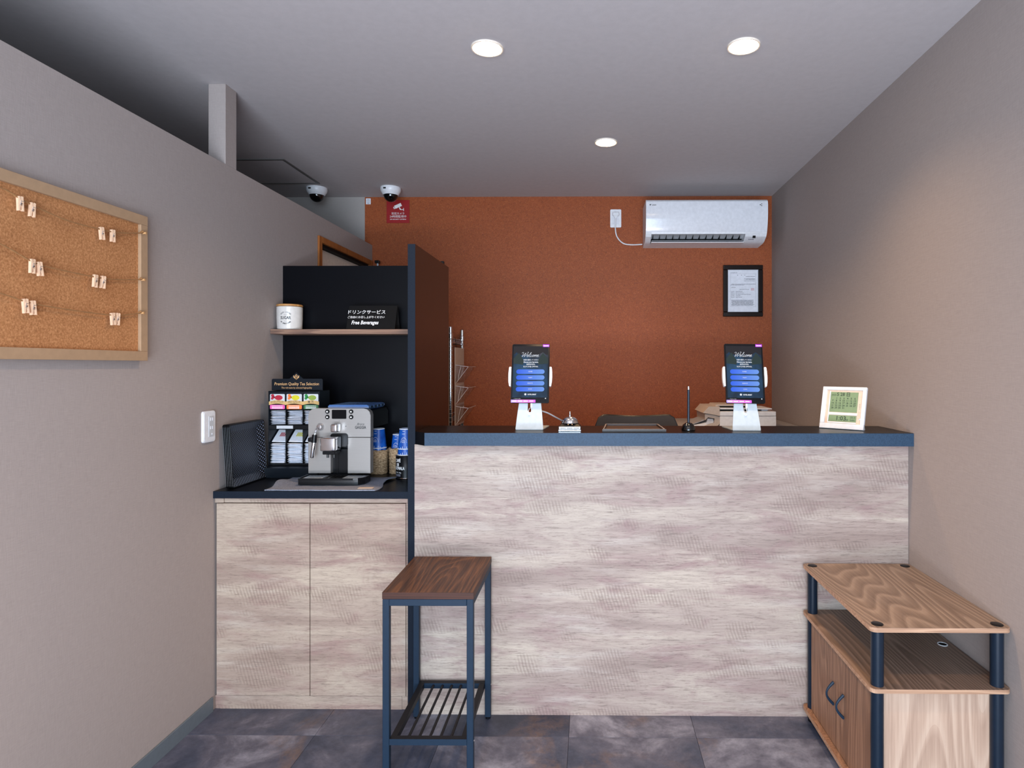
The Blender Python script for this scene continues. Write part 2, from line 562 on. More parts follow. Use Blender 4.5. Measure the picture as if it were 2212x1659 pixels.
def mat_at(x, y, z, base=FRONT):
    return Matrix.Translation((x, y, z)) @ base


def obj(name, bm, mat, parent=None, world=True, smooth=False, origin=None, angle=35):
    """link bm as one mesh; with a parent, world-space verts are moved into the parent's frame"""
    if parent is not None and world:
        root = parent
        off = Vector((0, 0, 0))
        while root is not None:
            off += root.location
            root = root.parent
        bmesh.ops.translate(bm, vec=-off, verts=bm.verts)
    elif parent is None and origin is not None:
        bmesh.ops.translate(bm, vec=-Vector(origin), verts=bm.verts)
    bmesh.ops.recalc_face_normals(bm, faces=bm.faces)
    me = bpy.data.meshes.new(name)
    bm.to_mesh(me)
    bm.free()
    me.materials.append(mat)
    if smooth:
        me.polygons.foreach_set('use_smooth', [True] * len(me.polygons))
        try:
            me.set_sharp_from_angle(angle=math.radians(angle))
        except Exception:
            pass
    o = bpy.data.objects.new(name, me)
    COL.objects.link(o)
    if parent is not None:
        o.parent = parent
    elif origin is not None:
        o.location = origin
    return o


def tag(o, label, cat, group=None, kind=None):
    o['label'] = label
    o['category'] = cat
    if group:
        o['group'] = group
    if kind:
        o['kind'] = kind
    return o


def thing(name, label, cat, loc=(0, 0, 0), rot=(0, 0, 0), group=None):
    o = bpy.data.objects.new(name, None)
    o.empty_display_size = 0.05
    COL.objects.link(o)
    o.location = loc
    o.rotation_euler = rot
    return tag(o, label, cat, group)


def struct(name, bm, mat, label=None, cat=None, parent=None):
    o = obj(name, bm, mat, parent)
    if parent is None:
        o['kind'] = 'structure'
        if label:
            o['label'] = label
            o['category'] = cat or name.split('_')[0]
    return o


def copy_tree(o, parent=None):
    c = o.copy()
    COL.objects.link(c)
    if parent is not None:
        c.parent = parent
    for ch in list(o.children):
        copy_tree(ch, c)
    return c


# ---------------------------------------------------------------- room shell
XL, XR, YB, ZC, YF = -1.457, 1.205, 4.101, 2.457, -1.6
b = B(); box(b, -2.85, XR + 0.1, YF - 0.1, YB + 0.1, -0.12, -0.0065)
floor = struct('floor', b, M['grout'], 'floor of large slate-look tiles in grey and rust', 'floor')
T = 0.4572
xs = [XL] + [-0.991 + T * k for k in range(5)] + [XR]
xs = [XL, -0.991, -0.534, -0.077, 0.380, 0.837, XR]
ys = sorted([2.205 + T * k for k in range(-9, 5) if YF < 2.205 + T * k < YB] + [YF, YB])
tile_cache = {}
g = 0.0005
for j in range(len(ys) - 1):
    for i in range(len(xs) - 1):
        w, d = xs[i + 1] - xs[i], ys[j + 1] - ys[j]
        key = (round(w, 3), round(d, 3))
        cx, cy = (xs[i] + xs[i + 1]) / 2, (ys[j] + ys[j + 1]) / 2
        if key not in tile_cache:
            b = B(); box(b, -w / 2 + g, w / 2 - g, -d / 2 + g, d / 2 - g, -0.008, 0.0, 0.0008)
            o = obj('tile', b, M['tile'], floor, world=False)
            tile_cache[key] = o
        else:
            o = tile_cache[key].copy(); COL.objects.link(o); o.parent = floor
        o.location = (cx, cy, 0)
b = B(); box(b, -2.85, XR + 0.1, YF - 0.1, YB + 0.1, ZC, ZC + 0.1)
struct('ceiling', b, M['ceiling'], 'pale grey papered ceiling with round downlights', 'ceiling')
b = B(); box(b, -1.507, XR + 0.1, YB, YB + 0.1, 0, ZC)
struct('wall_back', b, M['copper'], 'copper orange textured back wall behind the counter', 'wall')
b = B(); box(b, -2.85, -1.507, YB, YB + 0.1, 0, ZC)
struct('wall_back_hallway', b, M['white_wall'], 'white wall piece seen above the low left wall', 'wall')
b = B(); box(b, XR, XR + 0.1, YF, YB, 0, ZC)
struct('wall_right', b, M['wall'], 'taupe papered wall on the right', 'wall')
b = B(); box(b, -2.95, -2.85, YF, YB, 0, ZC)
struct('wall_far_left', b, M['wall'], 'hallway wall beyond the low left wall', 'wall')
ZW, XW = 2.135, -1.57
b = B()
box(b, XW, XL, YF, 3.283, 0, ZW)
box(b, XW, XL, 3.283, 4.075, 2.018, ZW)
box(b, XW, XL, 4.075, YB, 0, ZW)
struct('wall_left', b, M['wall'], 'taupe papered low wall on the left ending below the ceiling', 'wall')
b = B(); box(b, -1.526, XL, 2.444, 2.521, ZW, ZC, 0.0015)
struct('pillar', b, M['wall'], 'short papered post between left wall top and ceiling', 'pillar')
# wall behind the camera with the glazed entrance
b = B()
box(b, -2.95, -1.25, YF - 0.1, YF, 0, ZC)
box(b, 1.05, XR + 0.1, YF - 0.1, YF, 0, ZC)
box(b, -1.25, 1.05, YF - 0.1, YF, 2.25, ZC)
struct('wall_front', b, M['wall'], 'entrance wall behind the camera', 'wall')
fr = bpy.data.objects.new('window_1', None); COL.objects.link(fr); fr['kind'] = 'structure'
fr['label'] = 'glazed entrance opening behind the camera'; fr['category'] = 'window'
for a, c_ in ((-1.25, -1.21), (-0.12, -0.08), (1.01, 1.05)):
    b = B(); box(b, a, c_, YF - 0.08, YF - 0.02, 0, 2.25)
    obj('mullion', b, M['black_matte'], fr)
b = B(); box(b, -1.21, 1.01, YF - 0.08, YF - 0.02, 2.2, 2.25)
obj('head_rail', b, M['black_matte'], fr)
b = B(); box(b, XL, XL + 0.007, YF, 2.355, 0, 0.055, 0.001)
struct('baseboard_left', b, M['baseboard'], 'grey blue vinyl baseboard along the left wall', 'baseboard')
b = B(); box(b, XR - 0.007, XR, YF, 2.34, 0, 0.055, 0.001)
struct('baseboard_right', b, M['baseboard'], 'grey blue vinyl baseboard along the right wall', 'baseboard')
# door in the left wall
dr = bpy.data.objects.new('door_1', None); COL.objects.link(dr); dr['kind'] = 'structure'
dr['label'] = 'sliding door with brown wooden frame in the left wall'; dr['category'] = 'door'
dr.location = (XL, 3.68, 0)
b = B(); box(b, XW - 0.002, XL + 0.010, 3.275, 3.312, 0, 2.027, 0.001)
obj('jamb', b, M['door_frame'], dr)
b = B(); box(b, XW - 0.002, XL + 0.010, 4.045, 4.078, 0, 2.027, 0.001)
obj('jamb', b, M['door_frame'], dr)
b = B(); box(b, XW - 0.002, XL + 0.010, 3.312, 4.045, 1.995, 2.027, 0.001)
obj('head', b, M['door_frame'], dr)
b = B(); box(b, XW + 0.01, XL - 0.006, 3.312, 4.045, 1.978, 1.9949)
obj('track', b, M['black_matte'], dr)
b = B(); box(b, XL - 0.068, XL - 0.040, 3.314, 4.043, 0.008, 1.977)
obj('door_panel', b, M['door_white'], dr)
b = B(); tube(b, [(XL - 0.036, 3.42, 0.85), (XL - 0.036, 3.42, 1.1)], 0.007)
obj('handle', b, M['chrome'], dr, smooth=True)
# ceiling hatch
ht = bpy.data.objects.new('ceiling_hatch', None); COL.objects.link(ht); ht['kind'] = 'structure'
ht['label'] = 'square access hatch with grey metal rim in the ceiling'; ht['category'] = 'hatch'
ht.location = (-1.9, 3.56, ZC)
b = B()
X0, X1, Y0, Y1 = -2.125, -1.668, 3.336, 3.786
for (p, q, r_, s_) in ((X0, X1, Y0, Y0 + 0.016), (X0, X1, Y1 - 0.016, Y1), (X0, X0 + 0.016, Y0 + 0.016, Y1 - 0.016), (X1 - 0.016, X1, Y0 + 0.016, Y1 - 0.016)):
    box(b, p, q, r_, s_, ZC - 0.004, ZC + 0.001)
obj('rim', b, M['hatch_frame'], ht)
b = B(); box(b, X0 + 0.018, X1 - 0.018, Y0 + 0.018, Y1 - 0.018, ZC - 0.003, ZC + 0.001)
obj('hatch_panel', b, M['ceiling'], ht)

# ---------------------------------------------------------------- reception counter
ct = thing('reception_counter', 'long reception counter with whitewashed wood front and black top, front edge tinted blue by daylight', 'counter', (0.27, 2.36, 0))
b = B(); box(b, -0.6705, XR - 0.001, 2.343, 2.363, 0, 1.029)
obj('front_panel', b, M['greige'], ct)
b = B(); box(b, -0.66, XR - 0.002, 2.3635, 2.52, 0, 1.029)
obj('carcass', b, M['black_lam'], ct)
pl = [(-0.6705, 2.353), (-0.622, 2.305), (XR - 0.001, 2.305), (XR - 0.001, 2.585), (-0.6705, 2.585)]
b = B(); prism(b, pl, 'z', 1.0295, 1.078)
top = obj('countertop', b, M['black_lam'], ct)
b = B(); box(b, -0.622, XR - 0.001, 2.3035, 2.305, 1.0295, 1.0775)
obj('edge_band', b, M['daylit_edge'], top)
# ---------------------------------------------------------------- beverage cabinet on the left
cb = thing('beverage_cabinet', 'low two-door whitewashed wood cabinet with black top against the left wall', 'cabinet', (-1.08, 2.37, 0))
b = B(); box(b, XL + 0.001, -0.702, 2.392, 2.885, 0, 0.817)
obj('carcass', b, M['greige2'], cb)
b = B(); box(b, -1.449, -1.0865, 2.372, 2.3905, 0.052, 0.796, 0.0007)
obj('door', b, M['greige2'], cb)
b = B(); box(b, -1.0835, -0.7135, 2.372, 2.3905, 0.052, 0.796, 0.0007)
obj('door', b, M['greige2'], cb)
b = B(); box(b, XL + 0.001, -1.422, 2.3745, 2.3915, 0.7985, 0.817)
obj('filler_strip', b, M['greige2'], cb)
b = B(); box(b, -1.4215, -0.702, 2.379, 2.3915, 0.7985, 0.817)
obj('top_rail', b, M['greige2'], cb)
b = B(); box(b, -1.435, -0.728, 2.374, 2.3915, 0, 0.0505)
obj('kickboard', b, M['greige2'], cb)
b = B(); box(b, XL + 0.001, -1.4355, 2.3755, 2.3915, 0, 0.0505)
obj('filler_strip', b, M['greige2'], cb)
b = B(); box(b, -0.7275, -0.702, 2.3755, 2.3915, 0, 0.0505)
obj('filler_strip', b, M['greige2'], cb)
b = B(); box(b, -0.712, -0.702, 2.376, 2.3915, 0.051, 0.798)
obj('filler_strip', b, M['greige2'], cb)
b = B(); box(b, XL + 0.001, -0.702, 2.3635, 2.9015, 0.8175, 0.845)
top = obj('countertop', b, M['black_lam'], cb)
b = B(); box(b, XL + 0.001, -0.702, 2.362, 2.3635, 0.8177, 0.8448)
obj('edge_band', b, M['daylit_edge_dim'], top)
# niche: back panel with shelf, tall partition
nk = thing('niche_shelf_panel', 'black back panel above the beverage cabinet holding one wooden shelf', 'shelf', (-1.08, 2.9, 0.845))
b = B(); box(b, XL + 0.001, -0.702, 2.902, 2.916, 0.0, 1.803)
obj('back_panel', b, M['black_lam'], nk)
b = B(); box(b, XL + 0.0015, -0.702, 2.785, 2.9015, 1.474, 1.496, 0.0008)
obj('shelf_board', b, M['shelf_wood'], nk)
pt = thing('partition_panel', 'tall glossy black upright panel between beverage niche and counter', 'partition', (-0.686, 2.63, 0))
b = B(); box(b, -0.7, -0.6715, 2.3565, 2.912, 0, 1.797)
obj('board', b, M['black_gloss'], pt)
b = B(); box(b, -0.7, -0.6715, 2.355, 2.3565, 0, 1.797)
obj('edge_band', b, M['daylit_edge_dim'], pt)
b = B(); box(b, -0.696, -0.678, 2.845, 2.862, 1.797, 1.815, 0.002)
obj('clip', b, M['black_plastic'], pt)

# ---------------------------------------------------------------- downlights
def downlight(x, y, label):
    t = thing('downlight', label, 'ceiling light', (x, y, ZC), group='recessed ceiling downlights')
    b = B(); lathe(b, [(0.0465, -0.0006), (0.052, -0.0052), (0.0565, -0.0052), (0.0575, 0.0), (0.0465, 0.0)], (x, y, ZC), 40, cap=False)
    obj('trim_ring', b, M['lamp_ring'], t, smooth=True)
    b = B(); lathe(b, [(0.0, -0.0135), (0.018, -0.0125), (0.034, -0.0090), (0.0450, -0.0030), (0.0462, -0.0003)], (x, y, ZC), 40, cap=False)
    obj('diffuser', b, M['lamp'], t)
    d = bpy.data.lights.new('downlight_beam', 'SPOT')
    d.energy = SPOT_W; d.color = SPOT_COL; d.spot_size = math.radians(134); d.spot_blend = 1.0; d.shadow_soft_size = 0.045
    o = bpy.data.objects.new('downlight_beam', d); COL.objects.link(o); o.parent = t; o.location = (0, 0, -0.018)
downlight(-0.365, 2.179, 'round lit downlight, left one of the front pair in the ceiling')
downlight(0.54, 2.174, 'round lit downlight, right one of the front pair in the ceiling')
downlight(0.079, 3.103, 'small looking round lit downlight nearest the copper wall')
for x in (-0.365, 0.54):      # the row continues behind the camera
    d = bpy.data.lights.new('downlight_beam', 'SPOT')
    d.energy = SPOT_W * 0.5; d.color = SPOT_COL; d.spot_size = math.radians(134); d.spot_blend = 1.0; d.shadow_soft_size = 0.05
    o = bpy.data.objects.new('downlight_beam', d); COL.objects.link(o); o.location = (x, 0.75, ZC - 0.02)

# ---------------------------------------------------------------- dome cameras
def dome_camera(x, y, label):
    t = thing('dome_camera', label, 'security camera', (x, y, ZC), group='white dome cameras on the ceiling')
    b = B(); lathe(b, [(0.062, 0.0), (0.064, -0.012), (0.060, -0.026), (0.050, -0.042), (0.0455, -0.048), (0.044, -0.046), (0.044, 0.0)], (x, y, ZC), 40, cap=False)
    obj('housing', b, M['white_plastic'], t, smooth=True)
    b = B(); lathe(b, [(0.044, -0.044)] + [(0.044 * math.cos(a), -0.046 - 0.044 * math.sin(a)) for a in [i * PI / 2 / 8 for i in range(1, 8)]] + [(0.0, -0.090)], (x, y, ZC), 32, cap=False)
    obj('dome', b, M['dome'], t, smooth=True)
    b = B(); box(b, x - 0.026, x - 0.010, y - 0.0655, y - 0.055, ZC - 0.021, ZC - 0.014)
    obj('logo_plate', b, M['black_matte'], t)
dome_camera(-1.733, 3.885, 'white dome camera nearer the hatch, above the low left wall')
dome_camera(-1.264, 3.887, 'white dome camera right above the red sign')

# ---------------------------------------------------------------- wall signs
sg = thing('camera_sign', 'square red camera surveillance sign with white pictogram on copper wall', 'sign', (-1.283, YB, 2.36))
b = B(); box(b, -1.360, -1.207, YB - 0.004, YB - 0.0005, 2.283, 2.436, 0.0006)
obj('plate', b, M['red_sign'], sg)
ys_ = YB - 0.0046
b = B()
c0, s0 = math.cos(0.42), math.sin(0.42)
def rot2(px, pz, cx, cz): return (cx + px * c0 - pz * s0, cz + px * s0 + pz * c0)
cx, cz = -1.283, 2.397
prism(b, [rot2(*p, cx, cz) for p in [(-0.024, -0.011), (0.024, -0.011), (0.024, 0.011), (-0.024, 0.011)]], 'y', ys_, YB - 0.0041)
prism(b, [rot2(*p, cx, cz) for p in [(-0.033, -0.009), (-0.027, -0.009), (-0.027, 0.007), (-0.033, 0.004)]], 'y', ys_, YB - 0.0041)
prism(b, [(-1.277, 2.388), (-1.272, 2.388), (-1.263, 2.374), (-1.247, 2.374), (-1.247, 2.370), (-1.268, 2.370), (-1.272, 2.374)], 'y', ys_, YB - 0.0041)
prism(b, [(-1.247, 2.362), (-1.244, 2.362), (-1.244, 2.382), (-1.247, 2.382)], 'y', ys_, YB - 0.0041)
obj('pictogram', b, M['print_white'], sg)
b = B()
txt(b, '防犯カメラ', mat_at(-1.283, ys_, 2.345), 0.017, 0.084)
txt(b, '24時間監視中', mat_at(-1.283, ys_, 2.325), 0.018, 0.110)
txt(b, '24H SECURITY CAMERAS', mat_at(-1.283, ys_, 2.307), 0.0085, 0.108, bold=0.0002)
obj('lettering', b, M['print_white'], sg)
st = thing('wall_sticker', 'tiny white printed sticker in the top left corner of the copper wall', 'sticker', (-1.484, YB, 2.43))
b = B(); box(b, -1.499, -1.467, YB - 0.002, YB - 0.0003, 2.409, 2.448, 0.0003)
obj('card', b, M['paper'], st)
b = B()
for k, w in enumerate((0.018, 0.024, 0.022, 0.016)):
    box(b, -1.483 - w / 2, -1.483 + w / 2, YB - 0.0026, YB - 0.0021, 2.440 - 0.0085 * k - 0.0012, 2.440 - 0.0085 * k + 0.0012)
obj('print_lines', b, M['print_grey'], st)

# ---------------------------------------------------------------- air conditioner
ac = thing('air_conditioner', 'white wall mounted air conditioner at the top right of the copper wall', 'air conditioner', (0.73, YB, 2.12))
full = [(4.1, 2.373), (3.882, 2.373), (3.868, 2.362), (3.862, 2.340), (3.863, 2.27), (3.872, 2.21), (3.885, 2.170), (3.902, 2.146), (3.95, 2.122), (3.99, 2.116), (4.1, 2.112)]
mid = [(4.1, 2.373), (3.882, 2.373), (3.868, 2.362), (3.862, 2.340), (3.863, 2.27), (3.872, 2.21), (3.887, 2.160), (3.93, 2.165), (3.995, 2.150), (3.995, 2.116), (4.1, 2.112)]
b = B()
prism(b, full, 'x', 0.350, 0.386); prism(b, mid, 'x', 0.386, 0.978); prism(b, full, 'x', 0.978, 1.112)
body = obj('body', b, M['white_plastic'], ac, smooth=True, angle=25)
fp = [(3.8615, 2.358), (3.859, 2.340), (3.860, 2.27), (3.869, 2.21), (3.882, 2.172), (3.886, 2.172), (3.872, 2.21), (3.8635, 2.27), (3.8625, 2.340), (3.865, 2.358)]
b = B(); prism(b, fp, 'x', 0.3515, 1.1105)
obj('front_panel', b, M['white_gloss'], ac, smooth=True, angle=25)
b = B()
for k in range(14):
    x = 0.40 + k * 0.0425
    prism(b, [(3.93, 2.163), (3.993, 2.149), (3.993, 2.12), (3.94, 2.145)], 'x', x, x + 0.002)
box(b, 0.387, 0.977, 3.985, 3.9945, 2.117, 2.149)
obj('outlet_vanes', b, M['black_matte'], ac)
b = B(); prism(b, [(3.922, 2.1135), (3.922, 2.118), (3.985, 2.117), (3.985, 2.112)], 'x', 0.388, 0.976)
obj('louver', b, M['white_plastic'], ac)
b = B(); prism(b, [(3.930, 2.126), (3.930, 2.129), (3.975, 2.131), (3.975, 2.128)], 'x', 0.392, 0.97)
obj('inner_louver', b, M['grey_plastic'], ac)
b = B()
for k in range(9):
    box(b, 0.42 + k * 0.062, 0.474 + k * 0.062, 3.9, 4.05, 2.3735, 2.377)
obj('intake_grille', b, M['white_plastic'], ac)
b = B()
txt(b, 'DAIKIN', mat_at(0.4, 3.8588, 2.336), 0.0095, 0.026, bold=0.0003)
prism(b, [(0.371, 2.341), (0.383, 2.341), (0.379, 2.336), (0.374, 2.331)], 'y', 3.8585, 3.8592)
obj('lettering', b, M['print_dark'], ac)
b = B()
lathe(b, [(0, 0), (0.003, 0), (0.003, 0.0006), (0, 0.0006)], (0, 0, 0), 10)
xform(b, Matrix.Translation((1.062, 3.8585, 2.336)) @ Matrix.Rotation(PI / 2, 4, 'X'))
for a in (-0.6, 0.6):
    b2 = B(); lathe(b2, [(0, 0), (0.0026, 0), (0.0026, 0.0006), (0, 0.0006)], (0, 0, 0), 10)
    xform(b2, Matrix.Translation((1.072, 3.8585, 2.336 + a * 0.009)) @ Matrix.Rotation(PI / 2, 4, 'X'))
    me = bpy.data.meshes.new('t'); b2.to_mesh(me); b.from_mesh(me); bpy.data.meshes.remove(me); b2.free()
tube(b, [(1.062, 3.8588, 2.336), (1.074, 3.8588, 2.343)], 0.0008, 5); tube(b, [(1.062, 3.8588, 2.336), (1.074, 3.8588, 2.329)], 0.0008, 5)
obj('emblem', b, M['print_dark'], ac)
b = B(); box(b, 1.026, 1.044, 3.898, 3.905, 2.137, 2.153)
obj('receiver_window', b, M['black_matte'], ac)
b = B()
for k in range(3):
    box(b, 1.005 + 0.012 * k, 1.012 + 0.012 * k, 3.917, 3.921, 2.130, 2.134)
obj('indicator_lights', b, M['print_grey'], ac)
# power outlet and its cord
ot = thing('wall_outlet', 'white outlet plate on the copper wall left of the air conditioner', 'outlet', (0.17, YB, 2.31))
b = B(); prism(b, rrect(0.133, 0.206, 2.249, 2.369, 0.007), 'y', YB - 0.007, YB - 0.0005)
obj('plate', b, M['white_plastic'], ot)
b = B(); prism(b, rrect(0.148, 0.191, 2.270, 2.352, 0.002), 'y', YB - 0.0085, YB - 0.0071)
obj('insert', b, M['white_gloss'], ot)
cd = thing('appliance_cable', 'white plug and cable running from wall outlet to the air conditioner', 'cable', (0.17, YB - 0.02, 2.3))
b = B(); box(b, 0.148, 0.190, YB - 0.032, YB - 0.0087, 2.322, 2.346, 0.004, 2)
prism(b, [(0.156, 2.3225), (0.182, 2.3225), (0.174, 2.305), (0.164, 2.305)], 'y', YB - 0.027, YB - 0.014)
obj('plug', b, M['white_plastic'], cd)
b = B(); tube(b, smooth_path([(0.169, YB - 0.02, 2.306), (0.166, YB - 0.018, 2.25), (0.176, YB - 0.012, 2.19), (0.215, YB - 0.010, 2.145), (0.27, YB - 0.010, 2.133), (0.345, YB - 0.012, 2.135)]), 0.0042)
obj('cable', b, M['white_plastic'], cd, smooth=True)

# ---------------------------------------------------------------- framed certificate
ft = thing('framed_certificate', 'dark wood framed certificate hanging below the air conditioner', 'frame', (1.011, YB, 1.826))
fx0, fx1, fz0, fz1 = 0.880, 1.142, 1.655, 1.996
for nm, q in (('rail', (fx0, fx1, fz1 - 0.031, fz1)), ('rail', (fx0, fx1, fz0, fz0 + 0.031)), ('stile', (fx0, fx0 + 0.031, fz0 + 0.0312, fz1 - 0.0312)), ('stile', (fx1 - 0.031, fx1, fz0 + 0.0312, fz1 - 0.0312))):
    b = B(); box(b, q[0], q[1], YB - 0.022, YB - 0.001, q[2], q[3], 0.004, 2)
    obj(nm, b, M['dark_frame'], ft)
b = B(); box(b, fx0 + 0.025, fx1 - 0.025, YB - 0.010, YB - 0.002, fz0 + 0.025, fz1 - 0.025)
ppr = obj('document', b, M['paper'], ft)
b = B(); yy = YB - 0.0104
def ln(x0, x1, z, h=0.0013): box(b, x0, x1, yy, YB - 0.0101, z - h / 2, z + h / 2)
def bits(x0, x1, z, h=0.0026):
    x = x0
    while x < x1:
        w = random.uniform(0.003, 0.009)
        ln(x, min(x + w, x1), z + random.uniform(-0.0004, 0.0004), h)
        x += w + random.uniform(0.0008, 0.003)
L0, L1 = fx0 + 0.05, fx1 - 0.046
for x in (L0, L1): box(b, x - 0.0003, x + 0.0003, yy, YB - 0.0101, 1.722, 1.94)
ln(L0, L1, 1.94, 0.0006); ln(L0, L1, 1.722, 0.0006)
bits(L0, L0 + 0.045, 1.946)
for x in (0.975, 1.0, 1.022): ln(x, x + 0.004, 1.930, 0.004)
for z, a in ((1.921, 1.03), (1.906, 1.02), (1.902, 1.03), (1.892, 1.02)): bits(a, L1 - 0.004, z)
bits(L0 + 0.006, L1, 1.870); bits(L0, L0 + 0.09, 1.865)
bits(L0 + 0.006, L0 + 0.035, 1.849); bits(L0 + 0.06, L0 + 0.125, 1.836)
for k, (a, c_) in enumerate(((0.03, 0.08), (0.03, 0.085), (0.03, 0.135), (0.03, 0.065), (0.03, 0.075))):
    z = 1.822 - 0.0095 * k
    bits(L0 + 0.004, L0 + 0.026, z); bits(L0 + 0.034, L0 + c_, z)
for k in range(8):
    bits(L0 + 0.004 + random.random() * 0.006, L1 - 0.004 - random.random() * 0.02, 1.764 - 0.0048 * k)
obj('print_lines', b, M['print_grey'], ft)
b = B()
for q in ((1.065, 1.0665, 1.829, 1.843), (1.0835, 1.085, 1.829, 1.843), (1.065, 1.085, 1.8415, 1.843), (1.065, 1.085, 1.829, 1.8305), (1.070, 1.0715, 1.831, 1.841), (1.077, 1.0785, 1.831, 1.841), (1.067, 1.083, 1.8355, 1.837)):
    box(b, q[0], q[1], yy, YB - 0.0101, q[2], q[3])
obj('red_seal', b, M['red_seal'], ft)

# ---------------------------------------------------------------- left wall outlet
o2 = thing('wall_outlet', 'white double outlet plate on the left wall above the black trays', 'outlet', (XL, 2.328, 1.098))
b = B(); prism(b, rrect(2.290, 2.366, 1.039, 1.158, 0.010, 6), 'x', XL + 0.0005, XL + 0.0062)
prism(b, rrect(2.2915, 2.3645, 1.0405, 1.1565, 0.010, 6), 'x', XL + 0.0062, XL + 0.0082)
prism(b, rrect(2.2945, 2.3615, 1.0435, 1.1535, 0.010, 6), 'x', XL + 0.0082, XL + 0.0095)
obj('plate', b, M['white_plastic'], o2)
b = B(); box(b, XL + 0.0096, XL + 0.0112, 2.3205, 2.3515, 1.060, 1.138, 0.0005)
ins = obj('socket_insert', b, M['socket_grey'], o2)
b = B()
for z in (1.126, 1.094):
    for y in (2.330, 2.342):
        box(b, XL + 0.0113, XL + 0.0125, y - 0.0022, y + 0.0022, z - 0.006, z + 0.006)
box(b, XL + 0.0113, XL + 0.0125, 2.336, 2.344, 1.067, 1.072)
obj('socket_slot', b, M['white_gloss'], o2)

# ---------------------------------------------------------------- cork board with strings and clothespins
ck = thing('cork_board', 'large cork board with plain fibreboard frame on the left wall', 'board', (XL, 1.4, 1.35), rot=(0, 0, 0))
cy0, cy1, cz0, cz1 = 0.93, 1.976, 1.346, 1.811
XF = -1.4305
b = B(); box(b, XL + 0.001, -1.440, cy0 + 0.02, cy1 - 0.02, cz0 + 0.02, cz1 - 0.02)
obj('cork_panel', b, M['cork'], ck)
for nm, q in (('rail', (cy0, cy1, cz1 - 0.030, cz1)), ('rail', (cy0, cy1, cz0, cz0 + 0.030)), ('stile', (cy0, cy0 + 0.030, cz0 + 0.0302, cz1 - 0.0302)), ('stile', (cy1 - 0.030, cy1, cz0 + 0.0302, cz1 - 0.0302))):
    b = B(); box(b, XL + 0.0008, XF, q[0], q[1], q[2], q[3], 0.0008)
    obj(nm, b, M['mdf'], ck)
XS = -1.4275
strings = [
    [(1.02, 1.79), (1.2, 1.745), (1.40, 1.752), (1.479, 1.758), (1.54, 1.744), (1.661, 1.727), (1.783, 1.727), (1.85, 1.731), (1.952, 1.734)],
    [(1.02, 1.66), (1.3, 1.64), (1.45, 1.628), (1.498, 1.618), (1.57, 1.594), (1.661, 1.588), (1.761, 1.586), (1.83, 1.589), (1.946, 1.604)],
    [(1.02, 1.55), (1.3, 1.53), (1.477, 1.505), (1.55, 1.491), (1.66, 1.484), (1.80, 1.481), (1.86, 1.484), (1.942, 1.498)]]
# heights re-read at the string plane
strings[0] = [(y, z + dz) for (y, z), dz in zip(strings[0], (0, 0, 0, 0.003, 0.001, 0, 0.001, 0.002, 0.020))]
names = ['topmost', 'middle', 'lowest']
for si, s_ in enumerate(strings):
    t = thing('twine', 'jute twine strung across the cork board, %s of the three' % names[si], 'string', (XS, 1.5, s_[4][1]), group='jute twines on the cork board')
    b = B(); P = smooth_path([(XS, y, z) for y, z in s_], 8)
    for ph in (0, PI):
        Q = [p + Vector((0.0009 * math.cos(i * 0.9 + ph), 0, 0.0009 * math.sin(i * 0.9 + ph))) for i, p in enumerate(P)]
        tube(b, Q, 0.0014, 5)
    obj('cord', b, M['twine'], t, smooth=True)
    y, z = s_[-1]
    b = B()
    tube(b, [(XS, y - 0.016, z - 0.002), (XS + 0.002, y - 0.006, z + 0.003), (XS, y + 0.002, z)], [0.0016, 0.004, 0.0018], 6)
    obj('knot', b, M['twine'], t, smooth=True)
    b = B()
    tube(b, [(XF + 0.0002, y, z), (XF + 0.006, y + 0.001, z)], 0.0035, 8); tube(b, [(XF + 0.006, y + 0.001, z), (XF + 0.011, y + 0.002, z)], [0.0028, 0.0045], 8)
    obj('push_pin', b, M['print_gold'], t, smooth=True)
# the prototype clothespin
def make_pin(label):
    t = thing('clothespin', label, 'clothespin', group='mini clothespins on the twines')
    for s_ in (-1, 1):
        b = B()
        # prong outline in (y,z), hanging from z=+0.008 to -0.028
        pr = [(0.0006, -0.010), (0.0006, 0.001), (0.0012, 0.003), (0.0006, 0.005), (0.0022, 0.009), (0.0062, 0.008), (0.0066, -0.028), (0.0030, -0.027)]
        prism(b, [(s_ * y, z) for y, z in pr], 'x', -0.0036, 0.0036)
        obj('prong', b, M['pin_wood'], t, world=False)
    b = B()
    tube(b, [(0.0044, -0.0002, -0.002), (0.0046, -0.003, -0.013), (0.0046, 0.001, -0.014)], 0.0007, 5)
    tube(b, [(0.0040, 0.0002, -0.003), (0.0040, 0.0072, -0.004)], 0.0006, 5)
    tube(b, [(-0.0046, 0, -0.010), (0.0056, 0, -0.010)], 0.0017, 8)
    obj('spring', b, M['chrome'], t, world=False)
    return t
pins = [(0, 1.526, 'left one of the left pair'), (0, 1.560, 'right one of the left pair'), (0, 1.783, 'left one of the right pair'), (0, 1.825, 'right one of the right pair'),
        (1, 1.560, 'left one of the left pair'), (1, 1.580, 'right one of the left pair'), (1, 1.761, 'left one of the right pair'), (1, 1.789, 'right one of the right pair'),
        (2, 1.540, 'left one of the left pair'), (2, 1.561, 'right one of the left pair'), (2, 1.825, 'left one of the right pair'), (2, 1.844, 'right one of the right pair')]
def zat(s_, y):
    P = smooth_path([(0, a, c_) for a, c_ in s_], 8)
    return min(P, key=lambda p: abs(p.y - y)).z
p0 = None
